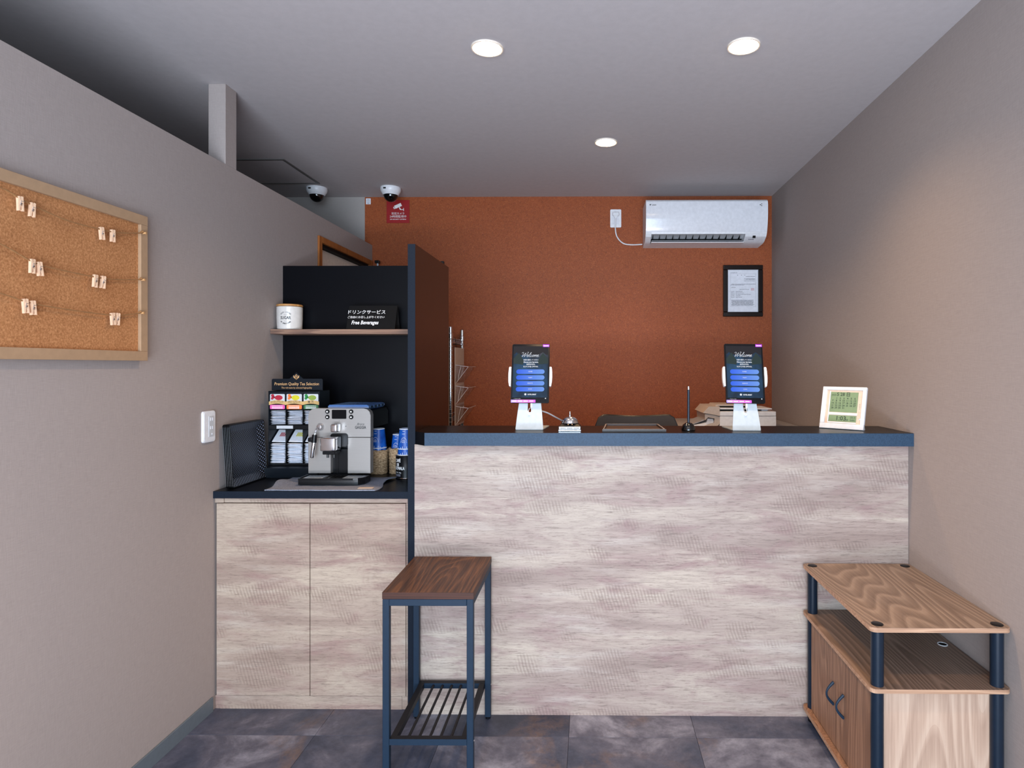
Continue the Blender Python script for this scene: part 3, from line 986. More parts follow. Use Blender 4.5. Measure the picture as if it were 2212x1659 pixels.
for k, (si, y, txt_) in enumerate(pins):
    lab = 'small wooden clothespin on the %s twine, %s' % (names[si], txt_)
    if p0 is None:
        p0 = make_pin(lab); o = p0
    else:
        o = copy_tree(p0); o['label'] = lab
    o.location = (XS, y, zat(strings[si], y) - 0.002)
    o.rotation_euler = (random.uniform(-0.12, 0.12), 0, random.uniform(-0.25, 0.05))

# ---------------------------------------------------------------- niche shelf: sugar canister and drinks sign
su = thing('sugar_canister', 'white ceramic sugar canister with bamboo lid on the niche shelf', 'canister', (-1.395, 2.842, 1.4962))
cx, cy, cz = -1.395, 2.8435, 1.4962
b = B(); lathe(b, [(0.050, 0.0), (0.0535, 0.004), (0.0555, 0.05), (0.0560, 0.104), (0.0535, 0.106)], (cx, cy, cz), 48)
obj('body', b, M['ceramic'], su, smooth=True)
b = B(); lathe(b, [(0.050, 0.1065), (0.0565, 0.108), (0.0568, 0.114), (0.054, 0.1165)], (cx, cy, cz), 48)
obj('lid', b, M['bamboo'], su, smooth=True)
b = B()
def wrap(body, z, size, width, rot=0.0, **kw):
    q = B(); txt(q, body, mat_at(0, 0, 0), size, width, **kw)
    me = bpy.data.meshes.new('t'); q.to_mesh(me); q.free()
    for v in me.vertices:
        a = v.co.x / 0.0562 - PI / 2 + rot + 0.14
        r = 0.0563
        v.co = (cx + r * math.cos(a), cy + r * math.sin(a), cz + z + v.co.z)
    b.from_mesh(me); bpy.data.meshes.remove(me)
wrap('SUGAR', 0.052, 0.019, 0.046, bold=0.0004)
def arc(word, up):
    k = len(word)
    for i, ch in enumerate(word):
        if ch == ' ': continue
        t = (i - (k - 1) / 2) / k * 1.9
        ang = PI / 2 - t if up else -PI / 2 + t
        q = B(); txt(q, ch, mat_at(0, 0, 0), 0.0082, bold=0.0001)
        me = bpy.data.meshes.new('t'); q.to_mesh(me); q.free()
        ro = -t if up else t
        for v in me.vertices:
            x, z = v.co.x, v.co.z
            x, z = x * math.cos(ro) - z * math.sin(ro), x * math.sin(ro) + z * math.cos(ro)
            x += 0.0265 * math.cos(ang); z += 0.0265 * math.sin(ang)
            a = x / 0.0562 - PI / 2 + 0.14
            v.co = (cx + 0.0563 * math.cos(a), cy + 0.0563 * math.sin(a), cz + 0.052 + z)
        b.from_mesh(me); bpy.data.meshes.remove(me)
arc('GOOD LIVING', True); arc('AT SWEET HOME', False)
wrap('------', 0.0665, 0.008, 0.016); wrap('------', 0.0375, 0.008, 0.016)
obj('lettering', b, M['print_dark'], su)
ds = thing('drink_sign', 'black tent card announcing free beverages on the niche shelf', 'sign', (-1.0, 2.82, 1.4962))
b = B(); prism(b, [(2.800, 1.4962), (2.803, 1.4962), (2.842, 1.604), (2.875, 1.4962), (2.878, 1.4962), (2.8435, 1.608), (2.8405, 1.608)], 'x', -1.115, -0.892)
obj('card', b, M['black_matte'], ds)
tilt = Matrix.Rotation(-math.atan2(0.0405, 0.1118), 4, 'X')
def on_card(x, h):
    u = h / 0.119
    return Matrix.Translation((x, 2.800 + 0.0405 * u - 0.0006, 1.4962 + 0.1118 * u)) @ tilt @ FRONT
b = B()
txt(b, 'ドリンクサービス', on_card(-1.030, 0.085), 0.022, 0.172, bold=0.0002)
txt(b, 'ご自由にお召し上がりください', on_card(-1.030, 0.060), 0.013, 0.170, bold=0.0001)
txt(b, 'Free Beverages', on_card(-1.032, 0.033), 0.026, 0.124, shear=0.15, bold=0.0007)
obj('lettering', b, M['print_white'], ds)

# ---------------------------------------------------------------- tea display
TX0, TX1, TY = -1.4085, -1.184, 2.680
tea = thing('tea_display', 'black tea bag dispenser with gold lettered header in the niche', 'dispenser', (-1.296, 2.73, 0.845))
Z0 = 0.8452
b = B(); prism(b, [(2.648, Z0), (2.648, Z0 + 0.042), (2.676, Z0 + 0.047), (2.812, Z0 + 0.047), (2.812, Z0)], 'x', TX0 - 0.002, TX1 + 0.004)
obj('base', b, M['deep_navy'], tea)
b = B(); box(b, TX0, TX1, 2.782, 2.786, Z0 + 0.048, 1.219)
obj('back_panel', b, M['black_plastic'], tea)
for x in (TX0, TX1 - 0.002):
    b = B(); box(b, x, x + 0.002, TY, 2.781, Z0 + 0.048, 1.219)
    obj('side_panel', b, M['deep_navy'], tea)
cols = [TX0 + 0.002, -1.3335, -1.2585, TX1 - 0.002]
for x in cols[1:3]:
    b = B(); box(b, x - 0.0006, x + 0.0006, TY + 0.002, 2.781, Z0 + 0.048, 1.217)
    obj('divider', b, M['black_plastic'], tea)
b = B(); box(b, TX0 + 0.0022, TX1 - 0.0022, TY + 0.003, 2.781, 1.064, 1.068)
obj('shelf', b, M['black_plastic'], tea)
b = B(); box(b, TX0 + 0.0022, TX1 - 0.0022, TY, TY + 0.002, 1.053, 1.070)
obj('lip', b, M['black_plastic'], tea)
b = B(); box(b, -1.372, -1.300, TY - 0.0012, TY - 0.0001, 1.0545, 1.068)
obj('price_card', b, M['socket_grey'], tea)
b = B(); box(b, TX0 + 0.0022, TX1 - 0.0022, TY + 0.0005, TY + 0.002, Z0 + 0.049, 0.903)
obj('lip', b, M['black_plastic'], tea)
b = B(); prism(b, [(TX0 - 0.004, 1.2205), (TX1 - 0.002, 1.2205), (TX1 - 0.002, 1.268), (TX1 - 0.006, 1.272), (-1.272, 1.272), (-1.303, 1.300), (-1.334, 1.272), (TX0, 1.272), (TX0 - 0.004, 1.268)], 'y', 2.716, 2.720)
hd = obj('header_board', b, M['deep_navy'], tea)
b = B(); yy = 2.7155
txt(b, 'Premium Quality Tea Selection', mat_at(-1.301, yy, 1.249), 0.0185, 0.198, shear=0.12, bold=0.0001)
txt(b, 'The rich taste by selected highquality', mat_at(-1.301, yy, 1.232), 0.0105, 0.136)
obj('lettering', b, M['print_gold'], hd)
b = B()
def bar(x0, z0, x1, z1, w=0.0022):
    d = Vector((x1 - x0, z1 - z0)).normalized(); nrm = Vector((-d.y, d.x)) * w / 2
    prism(b, [(x0 - nrm.x, z0 - nrm.y), (x1 - nrm.x, z1 - nrm.y), (x1 + nrm.x, z1 + nrm.y), (x0 + nrm.x, z0 + nrm.y)], 'y', yy, 2.7159)
ex, ez = -1.303, 1.279
for k in range(3):
    o_ = 0.0055 * k - 0.004
    bar(ex - 0.0125, ez + 0.005 - o_ * 0.6, ex, ez - 0.0085 - o_ * 0.2 + 0.0)
    bar(ex, ez - 0.0085 - o_ * 0.2, ex + 0.0125, ez + 0.005 - o_ * 0.6)
bar(ex - 0.005, ez + 0.006, ex, ez + 0.012); bar(ex, ez + 0.012, ex + 0.005, ez + 0.006); bar(ex - 0.005, ez + 0.006, ex, ez); bar(ex, ez, ex + 0.005, ez + 0.006)
obj('emblem', b, M['print_gold'], hd)
kinds = [('ローズヒップブレンド', 'pink', 'tea_red', 'red tea'), ('カモミールブレンド', 'orange', 'tea_yellow', 'yellow tea'), ('煎 茶', 'green', 'tea_green', 'green tea')]
for k, (jp, band, tcol, nm) in enumerate(kinds):
    x0, x1 = cols[k] + 0.004, cols[k + 1] - 0.004
    cxx = (x0 + x1) / 2
    b = B(); box(b, cols[k] + 0.0008, cols[k + 1] - 0.0008, TY + 0.0026, TY + 0.004, 1.138, 1.217)
    cd_ = obj('label_card', b, M['deep_navy'], tea); cd_['label'] = nm + ' label card'
    yc = TY + 0.0022
    b = B(); prism(b, rrect(x0, x1, 1.170, 1.206, 0.004, 3), 'y', yc, TY + 0.0026)
    obj('photo_ground', b, M['socket_grey'], cd_)
    b = B(); ell = [(cxx + 0.006 + 0.0205 * math.cos(a), 1.1885 + 0.0145 * math.sin(a)) for a in [2 * PI * i / 20 for i in range(20)]]
    prism(b, ell, 'y', yc - 0.0005, yc - 0.0001)
    obj('cup_picture', b, M['ceramic'], cd_)
    b = B(); ell = [(cxx + 0.006 + 0.0175 * math.cos(a), 1.1900 + 0.0110 * math.sin(a)) for a in [2 * PI * i / 20 for i in range(20)]]
    prism(b, ell, 'y', yc - 0.0010, yc - 0.0006)
    obj('tea_picture', b, M[tcol], cd_)
    b = B()
    for (dx, dz, r) in ((-0.021, 0.011, 0.007), (-0.0225, -0.001, 0.006), (-0.015, 0.004, 0.005)):
        prism(b, [(cxx + dx + r * math.cos(a), 1.188 + dz + r * math.sin(a)) for a in [2 * PI * i / 10 for i in range(10)]], 'y', yc - 0.0005, yc - 0.0001)
    obj('leaf_picture', b, M[('tea_red', 'orange', 'leaf')[k]], cd_)
    b = B()
    arcp = [(x0 - 0.004 + (x1 - x0 + 0.008) * i / 8, 1.158 + 0.006 * math.sin(PI * i / 8)) for i in range(9)]
    prism(b, arcp + [(p[0], p[1] + 0.015) for p in reversed(arcp)], 'y', yc - 0.0016, yc - 0.0011)
    obj('ribbon', b, M['gold_card'], cd_)
    b = B(); txt(b, jp, mat_at(cxx, yc - 0.0019, 1.1705), 0.0115, 0.054 if k < 2 else 0.026, bold=0.0002)
    obj('lettering', b, M['print_dark'], cd_)
    b = B(); prism(b, rrect(x0, x1, 1.140, 1.1585, 0.004, 3), 'y', yc, TY + 0.0026)
    obj('colour_band', b, M[band], cd_)
    b = B()
    for zz in (1.1535, 1.1475, 1.1435):
        for i in range(9):
            box(b, x0 + 0.009 + i * 0.0053, x0 + 0.013 + i * 0.0053, yc - 0.0004, yc - 0.0001, zz - 0.0013, zz + 0.0013)
    obj('small_print', b, M['print_white'], cd_)
# sachets
sm_b = B()
w_, d_, t_ = 0.0325, 0.042, 0.0022
lo = [(-w_, -d_, 0), (w_, -d_, 0), (w_, d_, 0), (-w_, d_, 0)]
pv = [sm_b.verts.new(p) for p in lo]
up_ = [sm_b.verts.new((x * 0.86, y * 0.84, t_)) for x, y, _ in lo]
dn_ = [sm_b.verts.new((x * 0.86, y * 0.84, -t_)) for x, y, _ in lo]
sm_b.faces.new(up_); sm_b.faces.new(list(reversed(dn_)))
for i in range(4):
    j = (i + 1) % 4
    sm_b.faces.new([pv[i], pv[j], up_[j], up_[i]]); sm_b.faces.new([pv[j], pv[i], dn_[i], dn_[j]])
sach = None
cname = ['left', 'middle', 'right']
for tier, (zb, cnt, pitch) in (('upper', (1.0705, 10, 0.0063)), ('lower', (0.8955, 19, 0.0049))):
    for k in range(3):
        cxx = (cols[k] + cols[k + 1]) / 2
        lab = 'white tea sachet stacked in the %s %s compartment of the dispenser' % (tier, cname[k])
        grp = 'tea sachets in the %s %s compartment' % (tier, cname[k])
        for i in range(cnt):
            if sach is None:
                sach = obj('tea_sachet', sm_b, M['sachet']); o = sach
            else:
                o = sach.copy(); COL.objects.link(o)
            tag(o, lab, 'tea bag', grp)
            o.location = (cxx + random.uniform(-0.0018, 0.0018), TY + 0.050 + random.uniform(-0.005, 0.004), zb + pitch * (i + 0.5))
            o.rotation_euler = (-0.03 + random.uniform(-0.01, 0.015), random.uniform(-0.03, 0.03), random.uniform(-0.06, 0.06))
# the slanted sachets lying on top of the lower stacks
for k, mt in enumerate(('tea_red', 'tea_yellow', None)):
    cxx = (cols[k] + cols[k + 1]) / 2
    t = thing('tea_sachet', 'slanted tea sachet with %s print on top of the lower %s stack' % (('red', 'yellow', 'plain')[k], cname[k]), 'tea bag', (cxx, TY + 0.045, 1.0015), (0.62, 0.02, 0.02))
    t.location = (cxx, TY + 0.050, 1.018)
    o = obj('wrapper', (lambda q: box(q, -0.0325, 0.0325, -0.040, 0.040, -0.0016, 0.0016, 0.0012))(B()), M['sachet'], t, world=False)
    if mt:
        q = B()
        for i in range(5):
            box(q, -0.012 + i * 0.006, -0.008 + i * 0.006, -0.006, 0.020, 0.0016, 0.0019)
        obj('print', q, M[mt], t, world=False)

# ---------------------------------------------------------------- stack of serving trays against left wall
def tray_loops(b, spec_, close=False):
    L = []
    for off, x, r in spec_:
        L.append([b.verts.new((x, p[0], p[1])) for p in rrect(off, 0.262 - off, off, 0.252 - off, r, 4)])
    m_ = len(L[0])
    pairs = list(zip(L, L[1:])) + ([(L[-1], L[0])] if close else [])
    for a, c_ in pairs:
        for i in range(m_):
            b.faces.new([a[i], a[(i + 1) % m_], c_[(i + 1) % m_], c_[i]])
    return L
def make_tray(lab):
    t = thing('serving_tray', lab, 'tray', group='black serving trays leaning on the left wall')
    b = B(); tray_loops(b, [(0.0015, -0.0010, 0.010), (0.0, 0.0004, 0.011), (0.0006, 0.0020, 0.011), (0.0045, 0.0020, 0.009), (0.0050, -0.0006, 0.009)], True)
    obj('rim', b, M['black_plastic'], t, world=False, smooth=True, angle=50)
    b = B(); L = tray_loops(b, [(0.0050, 0.0012, 0.009), (0.030, -0.0165, 0.006), (0.034, -0.0175, 0.006)])
    b.faces.new(L[2])
    L2_ = tray_loops(b, [(0.0050, -0.0002, 0.009), (0.030, -0.0178, 0.006), (0.034, -0.0188, 0.006)])
    b.faces.new(list(reversed(L2_[2])))
    for i in range(len(L[0])):
        j = (i + 1) % len(L[0]); b.faces.new([L[0][i], L[0][j], L2_[0][j], L2_[0][i]])
    obj('woven_panel', b, M['woven'], t, world=False)
    return t
tr0 = None
pos = ['nearest the wall', 'second from the wall', 'middle one', 'second from the front', 'front one facing the room']
for k in range(5):
    lab = 'black woven-look serving tray leaning on the left wall, %s' % pos[k]
    if tr0 is None:
        tr0 = make_tray(lab); o = tr0
    else:
        o = copy_tree(tr0); o['label'] = lab
    o.location = (-1.4215 + 0.0062 * k - 0.006, 2.398, 0.8462)
    o.rotation_euler = (0, math.radians(-3.6), 0)

# ---------------------------------------------------------------- felt cloth under the machine
cl = thing('felt_cloth', 'grey felt cloth spread under the coffee machine', 'cloth', (-1.05, 2.5, 0.8455))
A_, B_, C_, D_ = Vector((-1.262, 2.372, 0)), Vector((-0.832, 2.370, 0)), Vector((-0.842, 2.640, 0)), Vector((-1.285, 2.640, 0))
b = B(); NU, NV = 44, 24
gv = []
for lay in (0, 1):
    rows = []
    for j in range(NV + 1):
        v = j / NV; row = []
        for i in range(NU + 1):
            u = i / NU
            p = (A_ * (1 - u) + B_ * u) * (1 - v) + (D_ * (1 - u) + C_ * u) * v
            if v < 0.05: p.y += 0.0018 * math.sin(u * 21)
            if u < 0.05: p.x += 0.006 * math.sin(v * 9)
            z = 0.8456
            edge = max(0, (u - 0.86) / 0.14) * max(0.0, v - 0.3)
            z += edge * 0.020 * (0.6 + 0.4 * math.sin(v * 11))
            edl = max(0, (0.14 - u) / 0.14)
            z += edl * 0.012 * max(0, math.sin(v * 4.2 - 0.6)) ** 2
            p.x += 0.010 * math.sin(v * 8) * max(0, (u - 0.86) / 0.14)
            z += 0.0006 * math.sin(u * 30 + v * 7) * math.sin(v * 17) + 0.0006
            row.append(b.verts.new((p.x, p.y, z + 0.0032 * lay)))
        rows.append(row)
    gv.append(rows)
for lay in (0, 1):
    for j in range(NV):
        for i in range(NU):
            q = [gv[lay][j][i], gv[lay][j][i + 1], gv[lay][j + 1][i + 1], gv[lay][j + 1][i]]
            b.faces.new(q if lay else list(reversed(q)))
def skirt(seq0, seq1):
    for a, a2, c_, c2 in zip(seq0, seq0[1:], seq1, seq1[1:]):
        b.faces.new([a, a2, c2, c_])
skirt(gv[0][0], gv[1][0]); skirt(list(reversed(gv[0][NV])), list(reversed(gv[1][NV])))
skirt([r[0] for r in reversed(gv[0])], [r[0] for r in reversed(gv[1])]); skirt([r[NU] for r in gv[0]], [r[NU] for r in gv[1]])
obj('felt', b, M['felt'], cl, smooth=True)
b = B(); q = box(b, 0, 0.058, 0, 0.022, 0, 0.0012)
xform(b, Matrix.Translation((-0.908, 2.392, 0.8502)) @ Matrix.Rotation(0.05, 4, 'Z'))
obj('tag', b, M['tag'], cl)

# ---------------------------------------------------------------- coffee machine
mc = thing('coffee_machine', 'silver fronted black espresso machine on the grey felt cloth', 'coffee machine', (-1.04, 2.66, 0.85))
MX0, MX1, MY = -1.169, -0.910, 2.540
b = B(); box(b, -1.140, -1.001, 2.575, 2.855, 0.862, 1.07, 0.004)
obj('body', b, M['black_plastic'], mc)
hp = [(2.575, 1.05), (2.575, 1.1385), (2.60, 1.1395)]
b = B()
prof = [(-1.150, 1.06), (-1.150, 1.120), (-1.143, 1.136), (-1.125, 1.1435), (-0.972, 1.1435), (-0.954, 1.136), (-0.946, 1.120), (-0.946, 1.06)]
prism(b, prof, 'y', 2.574, 2.872)
obj('hood', b, M['black_plastic'], mc, smooth=True, angle=40)
upper = [(MX0, 1.0345), (MX0, 1.124), (MX0 + 0.004, 1.139), (MX0 + 0.014, 1.149), (MX0 + 0.028, 1.153), (MX1 - 0.028, 1.153), (MX1 - 0.014, 1.149), (MX1 - 0.004, 1.139), (MX1, 1.124), (MX1, 1.0345)]
b = B(); prism(b, upper, 'y', MY, 2.574)
bmesh.ops.bevel(b, geom=[e for e in b.edges if abs(e.verts[0].co.y - MY) < 1e-5 and abs(e.verts[1].co.y - MY) < 1e-5], offset=0.0015, segments=2, affect='EDGES')
obj('upper_front', b, M['steel'], mc)
b = B(); box(b, MX0, -1.0755, MY, 2.574, 0.884, 1.0325, 0.0012)
obj('lower_front', b, M['steel'], mc)
b = B(); box(b, -1.005, MX1, MY, 2.574, 0.884, 1.0325, 0.0012)
obj('lower_front', b, M['steel'], mc)
b = B(); box(b, -1.075, -1.0055, 2.562, 2.5745, 0.884, 1.0335)
obj('front_recess', b, M['black_plastic'], mc)
b = B(); prism(b, rrect(-1.075, -1.003, 0.995, 1.050, 0.012), 'y', 2.5345, 2.5395)
obj('spout_surround', b, M['black_plastic'], mc)
b = B(); box(b, -1.090, -1.028, 2.470, 2.534, 0.984, 1.040, 0.006, 3)
sp_ = obj('spout', b, M['chrome'], mc, smooth=True)
b = B(); box(b, -1.084, -1.032, 2.480, 2.530, 0.970, 0.9835, 0.002)
tube(b, [(-1.07, 2.50, 0.971), (-1.07, 2.50, 0.955)], 0.005); tube(b, [(-1.045, 2.50, 0.971), (-1.045, 2.50, 0.955)], 0.005)
obj('spout_nozzle', b, M['black_plastic'], mc)
b = B(); box(b, -1.045, -1.0, 2.545, 2.561, 0.884, 0.985, 0.002)
obj('grounds_door', b, M['black_plastic'], mc)
b = B(); prism(b, rrect(-1.070, -1.010, 1.110, 1.1475, 0.003, 3), 'y', 2.5385, 2.5398)
obj('display', b, M['screen_off'], mc)
for x, z in ((-1.089, 1.140), (-1.089, 1.1175), (-0.990, 1.140), (-0.990, 1.1175)):
    b = B(); lathe(b, [(0.0, 0.003), (0.0082, 0.003), (0.0094, 0.0)], (0, 0, 0), 20, cap=False)
    xform(b, Matrix.Translation((x, 2.5398, z)) @ Matrix.Rotation(PI / 2, 4, 'X'))
    bt = obj('button', b, M['black_plastic'], mc, smooth=True)
    b = B(); txt(b, '■' if x < -1 else '●', mat_at(x, 2.5364, z), 0.006)
    box(b, x - 0.0035, x + 0.0035, 2.5362, 2.5364, z - 0.003, z + 0.001)
    obj('icon', b, M['print_white'], bt)
b = B(); box(b, -1.060, -1.032, 2.498, 2.5395, 1.058, 1.092, 0.006, 3)
obj('selector_knob', b, M['chrome'], mc, smooth=True)
b = B(); txt(b, 'GAGGIA', mat_at(-0.951, 2.5393, 1.074), 0.0165, 0.046, bold=0.0004)
txt(b, 'Brera', mat_at(-0.951, 2.5393, 1.088), 0.013, 0.030, shear=0.4)
obj('lettering', b, M['print_dark'], mc)
b = B(); txt(b, '·', mat_at(-1.040, 2.5393, 1.100), 0.02); txt(b, '<', mat_at(-1.070, 2.5393, 1.079), 0.008, bold=0.0004); txt(b, '>', mat_at(-1.012, 2.5393, 1.079), 0.008, bold=0.0004)
obj('dial_marks', b, M['print_dark'], mc)
b = B(); lathe(b, [(0.0, 0.016), (0.010, 0.014), (0.0145, 0.005), (0.016, 0.0)], (0, 0, 0), 24, cap=False)
xform(b, Matrix.Translation((-1.118, 2.5398, 1.077)) @ Matrix.Rotation(PI / 2, 4, 'X'))
obj('steam_joint', b, M['chrome'], mc, smooth=True)
b = B(); tube(b, smooth_path([(-1.120, 2.528, 1.076), (-1.124, 2.512, 1.068), (-1.126, 2.505, 1.04), (-1.128, 2.503, 1.02)]), 0.0028)
wd = obj('steam_wand', b, M['chrome'], mc, smooth=True)
b = B(); tube(b, [(-1.126, 2.5045, 1.048), (-1.1285, 2.503, 1.016)], [0.0095, 0.0105], 14); box(b, -1.152, -1.128, 2.496, 2.512, 1.019, 1.036, 0.004, 2)
obj('wand_grip', b, M['black_plastic'], mc, smooth=True)
b = B(); tube(b, [(-1.1285, 2.503, 1.0155), (-1.1345, 2.500, 0.958), (-1.1348, 2.500, 0.954)], [0.0075, 0.0082, 0.006], 16)
obj('wand_sleeve', b, M['chrome'], mc, smooth=True)
# drip tray
pl = [(-1.172, 2.5395), (-1.172, 2.458), (-1.168, 2.450), (-0.948, 2.450), (-0.930, 2.455), (-0.910, 2.478), (-0.910, 2.5395)]
b = B(); prism(b, pl, 'z', 0.8535, 0.872)
ib = [(x * 1.0, y) for x, y in pl]
for a in range(len(pl)):
    pass
dt = obj('drip_tray', b, M['black_plastic'], mc, smooth=True, angle=30)
b = B()
def inset(P, k):
    cxm = sum(p[0] for p in P) / len(P); cym = sum(p[1] for p in P) / len(P)
    return [(cxm + (p[0] - cxm) * (1 - k), cym + (p[1] - cym) * (1 - k * 2)) for p in P]
o_, i_ = pl, inset(pl, 0.045)
for a in range(len(o_)):
    c_ = (a + 1) % len(o_)
    prism(b, [o_[a], o_[c_], i_[c_], i_[a]], 'z', 0.8722, 0.8795)
obj('tray_rim', b, M['black_plastic'], dt)
b = B(); box(b, -1.160, -1.082, 2.462, 2.537, 0.8723, 0.8765)
obj('drip_grid', b, M['drip'], dt)
b = B(); box(b, -1.000, -0.924, 2.470, 2.537, 0.8723, 0.8765)
obj('drip_grid', b, M['drip'], dt)
b = B()
for x0, x1 in ((-1.153, -1.090), (-0.993, -0.932)):
    for i in range(5):
        for j in range(3):
            x = x0 + (x1 - x0) * (i + 0.3) / 5
            prism(b, [(x, 2.478 + j * 0.02), (x + 0.007, 2.484 + j * 0.02), (x + 0.007, 2.487 + j * 0.02), (x, 2.481 + j * 0.02)], 'z', 0.8766, 0.8769)
obj('grid_slots', b, M['black_matte'], dt)
b = B(); box(b, -1.081, -1.001, 2.465, 2.537, 0.8723, 0.875)
for i in range(5):
    box(b, -1.078 + i * 0.016, -1.068 + i * 0.016, 2.470, 2.53, 0.8751, 0.877)
obj('centre_grid', b, M['black_plastic'], dt)
b = B()
for x in (-1.12, -1.01):
    for y in (2.60, 2.83):
        box(b, x - 0.012, x + 0.012, y - 0.012, y + 0.012, 0.8500 if y < 2.7 else 0.8454, 0.8617)
obj('feet', b, M['black_matte'], mc)
# blue case lying on the machine
cs = thing('blue_case', 'flat translucent blue document case lying on the coffee machine', 'case', (-1.0, 2.70, 1.1437))
b = B(); prism(b, [(-1.112, 1.1448), (-1.106, 1.1440), (-0.946, 1.1440), (-0.939, 1.150), (-0.939, 1.160), (-0.948, 1.164), (-1.106, 1.164), (-1.112, 1.158)], 'y', 2.600, 2.80)
obj('shell', b, M['blue_case'], cs, smooth=True, angle=30)
b = B(); box(b, -1.111, -0.9385, 2.5985, 2.801, 1.1535, 1.155)
obj('seam', b, M['white_gloss'], cs)
b = B()
for i in range(4):
    box(b, -0.9388, -0.937, 2.62 + i * 0.045, 2.65 + i * 0.045, 1.148, 1.159)
obj('latch', b, M['daylit_edge'], cs)

# ---------------------------------------------------------------- baskets, cups, coffee can
def basket(x, y, z, r, h, label):
    t = thing('basket', label, 'basket', (x, y, z), group='woven seagrass cup baskets')
    b = B(); rows = int(h / 0.0075); segs = 28
    ring_prev = None
    for k in range(rows * 3 + 1):
        zz = h * k / (rows * 3)
        ring = []
        for i in range(segs):
            a = 2 * PI * i / segs
            rr = r * (0.93 + 0.07 * zz / h) + 0.0034 * math.sin(k * 2 * PI / 3 + (i % 2) * PI) + 0.0008 * math.sin(i * 5.1 + k)
            ring.append(b.verts.new((rr * math.cos(a), rr * math.sin(a), zz + 0.0012 * math.sin(i * 2.3))))
        if ring_prev:
            for i in range(segs):
                b.faces.new([ring_prev[i], ring_prev[(i + 1) % segs], ring[(i + 1) % segs], ring[i]])
        else:
            b.faces.new(list(reversed(ring)))
        ring_prev = ring
    inner = [b.verts.new((v.co.x * 0.91, v.co.y * 0.91, v.co.z)) for v in ring_prev]
    low = [b.verts.new((v.co.x * 0.80, v.co.y * 0.80, 0.004)) for v in ring_prev]
    for i in range(segs):
        j = (i + 1) % segs
        b.faces.new([ring_prev[i], ring_prev[j], inner[j], inner[i]]); b.faces.new([inner[i], inner[j], low[j], low[i]])
    b.faces.new(low)
    obj('weave', b, M['seagrass'], t, world=False, smooth=True, angle=60)
    b = B()
    P = [(r * 1.0 * math.cos(2 * PI * i / 24), r * 1.0 * math.sin(2 * PI * i / 24), h + 0.002 * math.sin(i * 2.2)) for i in range(25)]
    tube(b, P, 0.0035, 6)
    obj('rim', b, M['seagrass'], t, world=False, smooth=True)
    return t
basket(-0.9545, 2.768, 0.8458, 0.0415, 0.104, 'seagrass basket close beside the coffee machine')
basket(-0.866, 2.776, 0.8458, 0.0425, 0.112, 'seagrass basket behind the black coffee can')
def make_cup(label, grp):
    """paper cup standing upside down, rim at z=0"""
    t = thing('paper_cup', label, 'cup', group=grp)
    b = B(); lathe(b, [(0.0352, 0.0035), (0.0345, 0.004), (0.0262, 0.0865), (0.0252, 0.0865), (0.0252, 0.0855), (0.0, 0.0855)], (0, 0, 0), 32, cap=False)
    obj('wall', b, M['cup_blue'], t, world=False, smooth=True)
    b = B(); lathe(b, [(0.0350, 0.0), (0.0362, 0.0012), (0.0362, 0.003), (0.0352, 0.0038), (0.0340, 0.003), (0.0340, 0.0), (0.0350, 0.0)], (0, 0, 0), 32, cap=False)
    obj('rim', b, M['print_white'], t, world=False, smooth=True)
    b = B(); lathe(b, [(0.0256, 0.0855), (0.0268, 0.0845), (0.0266, 0.0880), (0.0254, 0.0880), (0.0256, 0.0855)], (0, 0, 0), 32, cap=False)
    obj('foot_ring', b, M['print_white'], t, world=False, smooth=True)
    b = B()
    for i in range(13):      # white dotted emblem and fine print
        a = -PI / 2 - 0.15 + 0.42 * math.cos(PI * i / 12)
        z = 0.030 + 0.020 * math.sin(PI * i / 12)
        r = 0.0347 - z * 0.0985 + 0.0002
        m_ = Matrix.Translation((r * math.cos(a), r * math.sin(a), z)) @ Matrix.Rotation(a + PI / 2, 4, 'Z')
        q = box(B(), -0.0010, 0.0010, -0.0001, 0.0001, -0.0010, 0.0010); xform(q, m_)
        me = bpy.data.meshes.new('t'); q.to_mesh(me); q.free(); b.from_mesh(me); bpy.data.meshes.remove(me)
    for z, w in ((0.066, 5), (0.040, 4), (0.035, 6), (0.030, 5), (0.078, 4)):
        for i in range(w):
            a = -PI / 2 - 0.15 + (i - w / 2) * 0.09
            r = 0.0347 - z * 0.0985 + 0.0002
            m_ = Matrix.Translation((r * math.cos(a), r * math.sin(a), z)) @ Matrix.Rotation(a + PI / 2, 4, 'Z')
            q = box(B(), -0.0012, 0.0012, -0.0001, 0.0001, -0.0007, 0.0007); xform(q, m_)
            me = bpy.data.meshes.new('t'); q.to_mesh(me); q.free(); b.from_mesh(me); bpy.data.meshes.remove(me)
    obj('print', b, M['print_white'], t, world=False)
    b = B()
    segs = 24; A0 = []; A1 = []
    for i in range(segs + 1):
        a = 2 * PI * i / segs
        z1 = 0.011 + 0.003 * math.sin(a * 3) + 0.002 * math.sin(a * 7)
        for z, L_ in ((0.0045, A0), (z1, A1)):
            r = 0.0347 - z * 0.0985 + 0.00015
            L_.append(b.verts.new((r * math.cos(a), r * math.sin(a), z)))
    for i in range(segs):
        b.faces.new([A0[i], A0[i + 1], A1[i + 1], A1[i]])
    obj('skyline_print', b, M['paper'], t, world=False)
    return t
cup0 = None
def cup_stack(x, y, zs, where, grp):
    global cup0
    nm = ['bottom one', 'second one', 'third one', 'fourth one']
    for k, z in enumerate(zs):
        lab = 'blue printed paper cup upside down %s, %s' % (where, 'topmost one' if k == len(zs) - 1 else nm[k])
        if cup0 is None:
            cup0 = make_cup(lab, grp); o = cup0
        else:
            o = copy_tree(cup0); o['label'] = lab; o['group'] = grp
        o.location = (x, y, z); o.rotation_euler = (0, 0, 0.15 if x > -0.84 else 0.0)
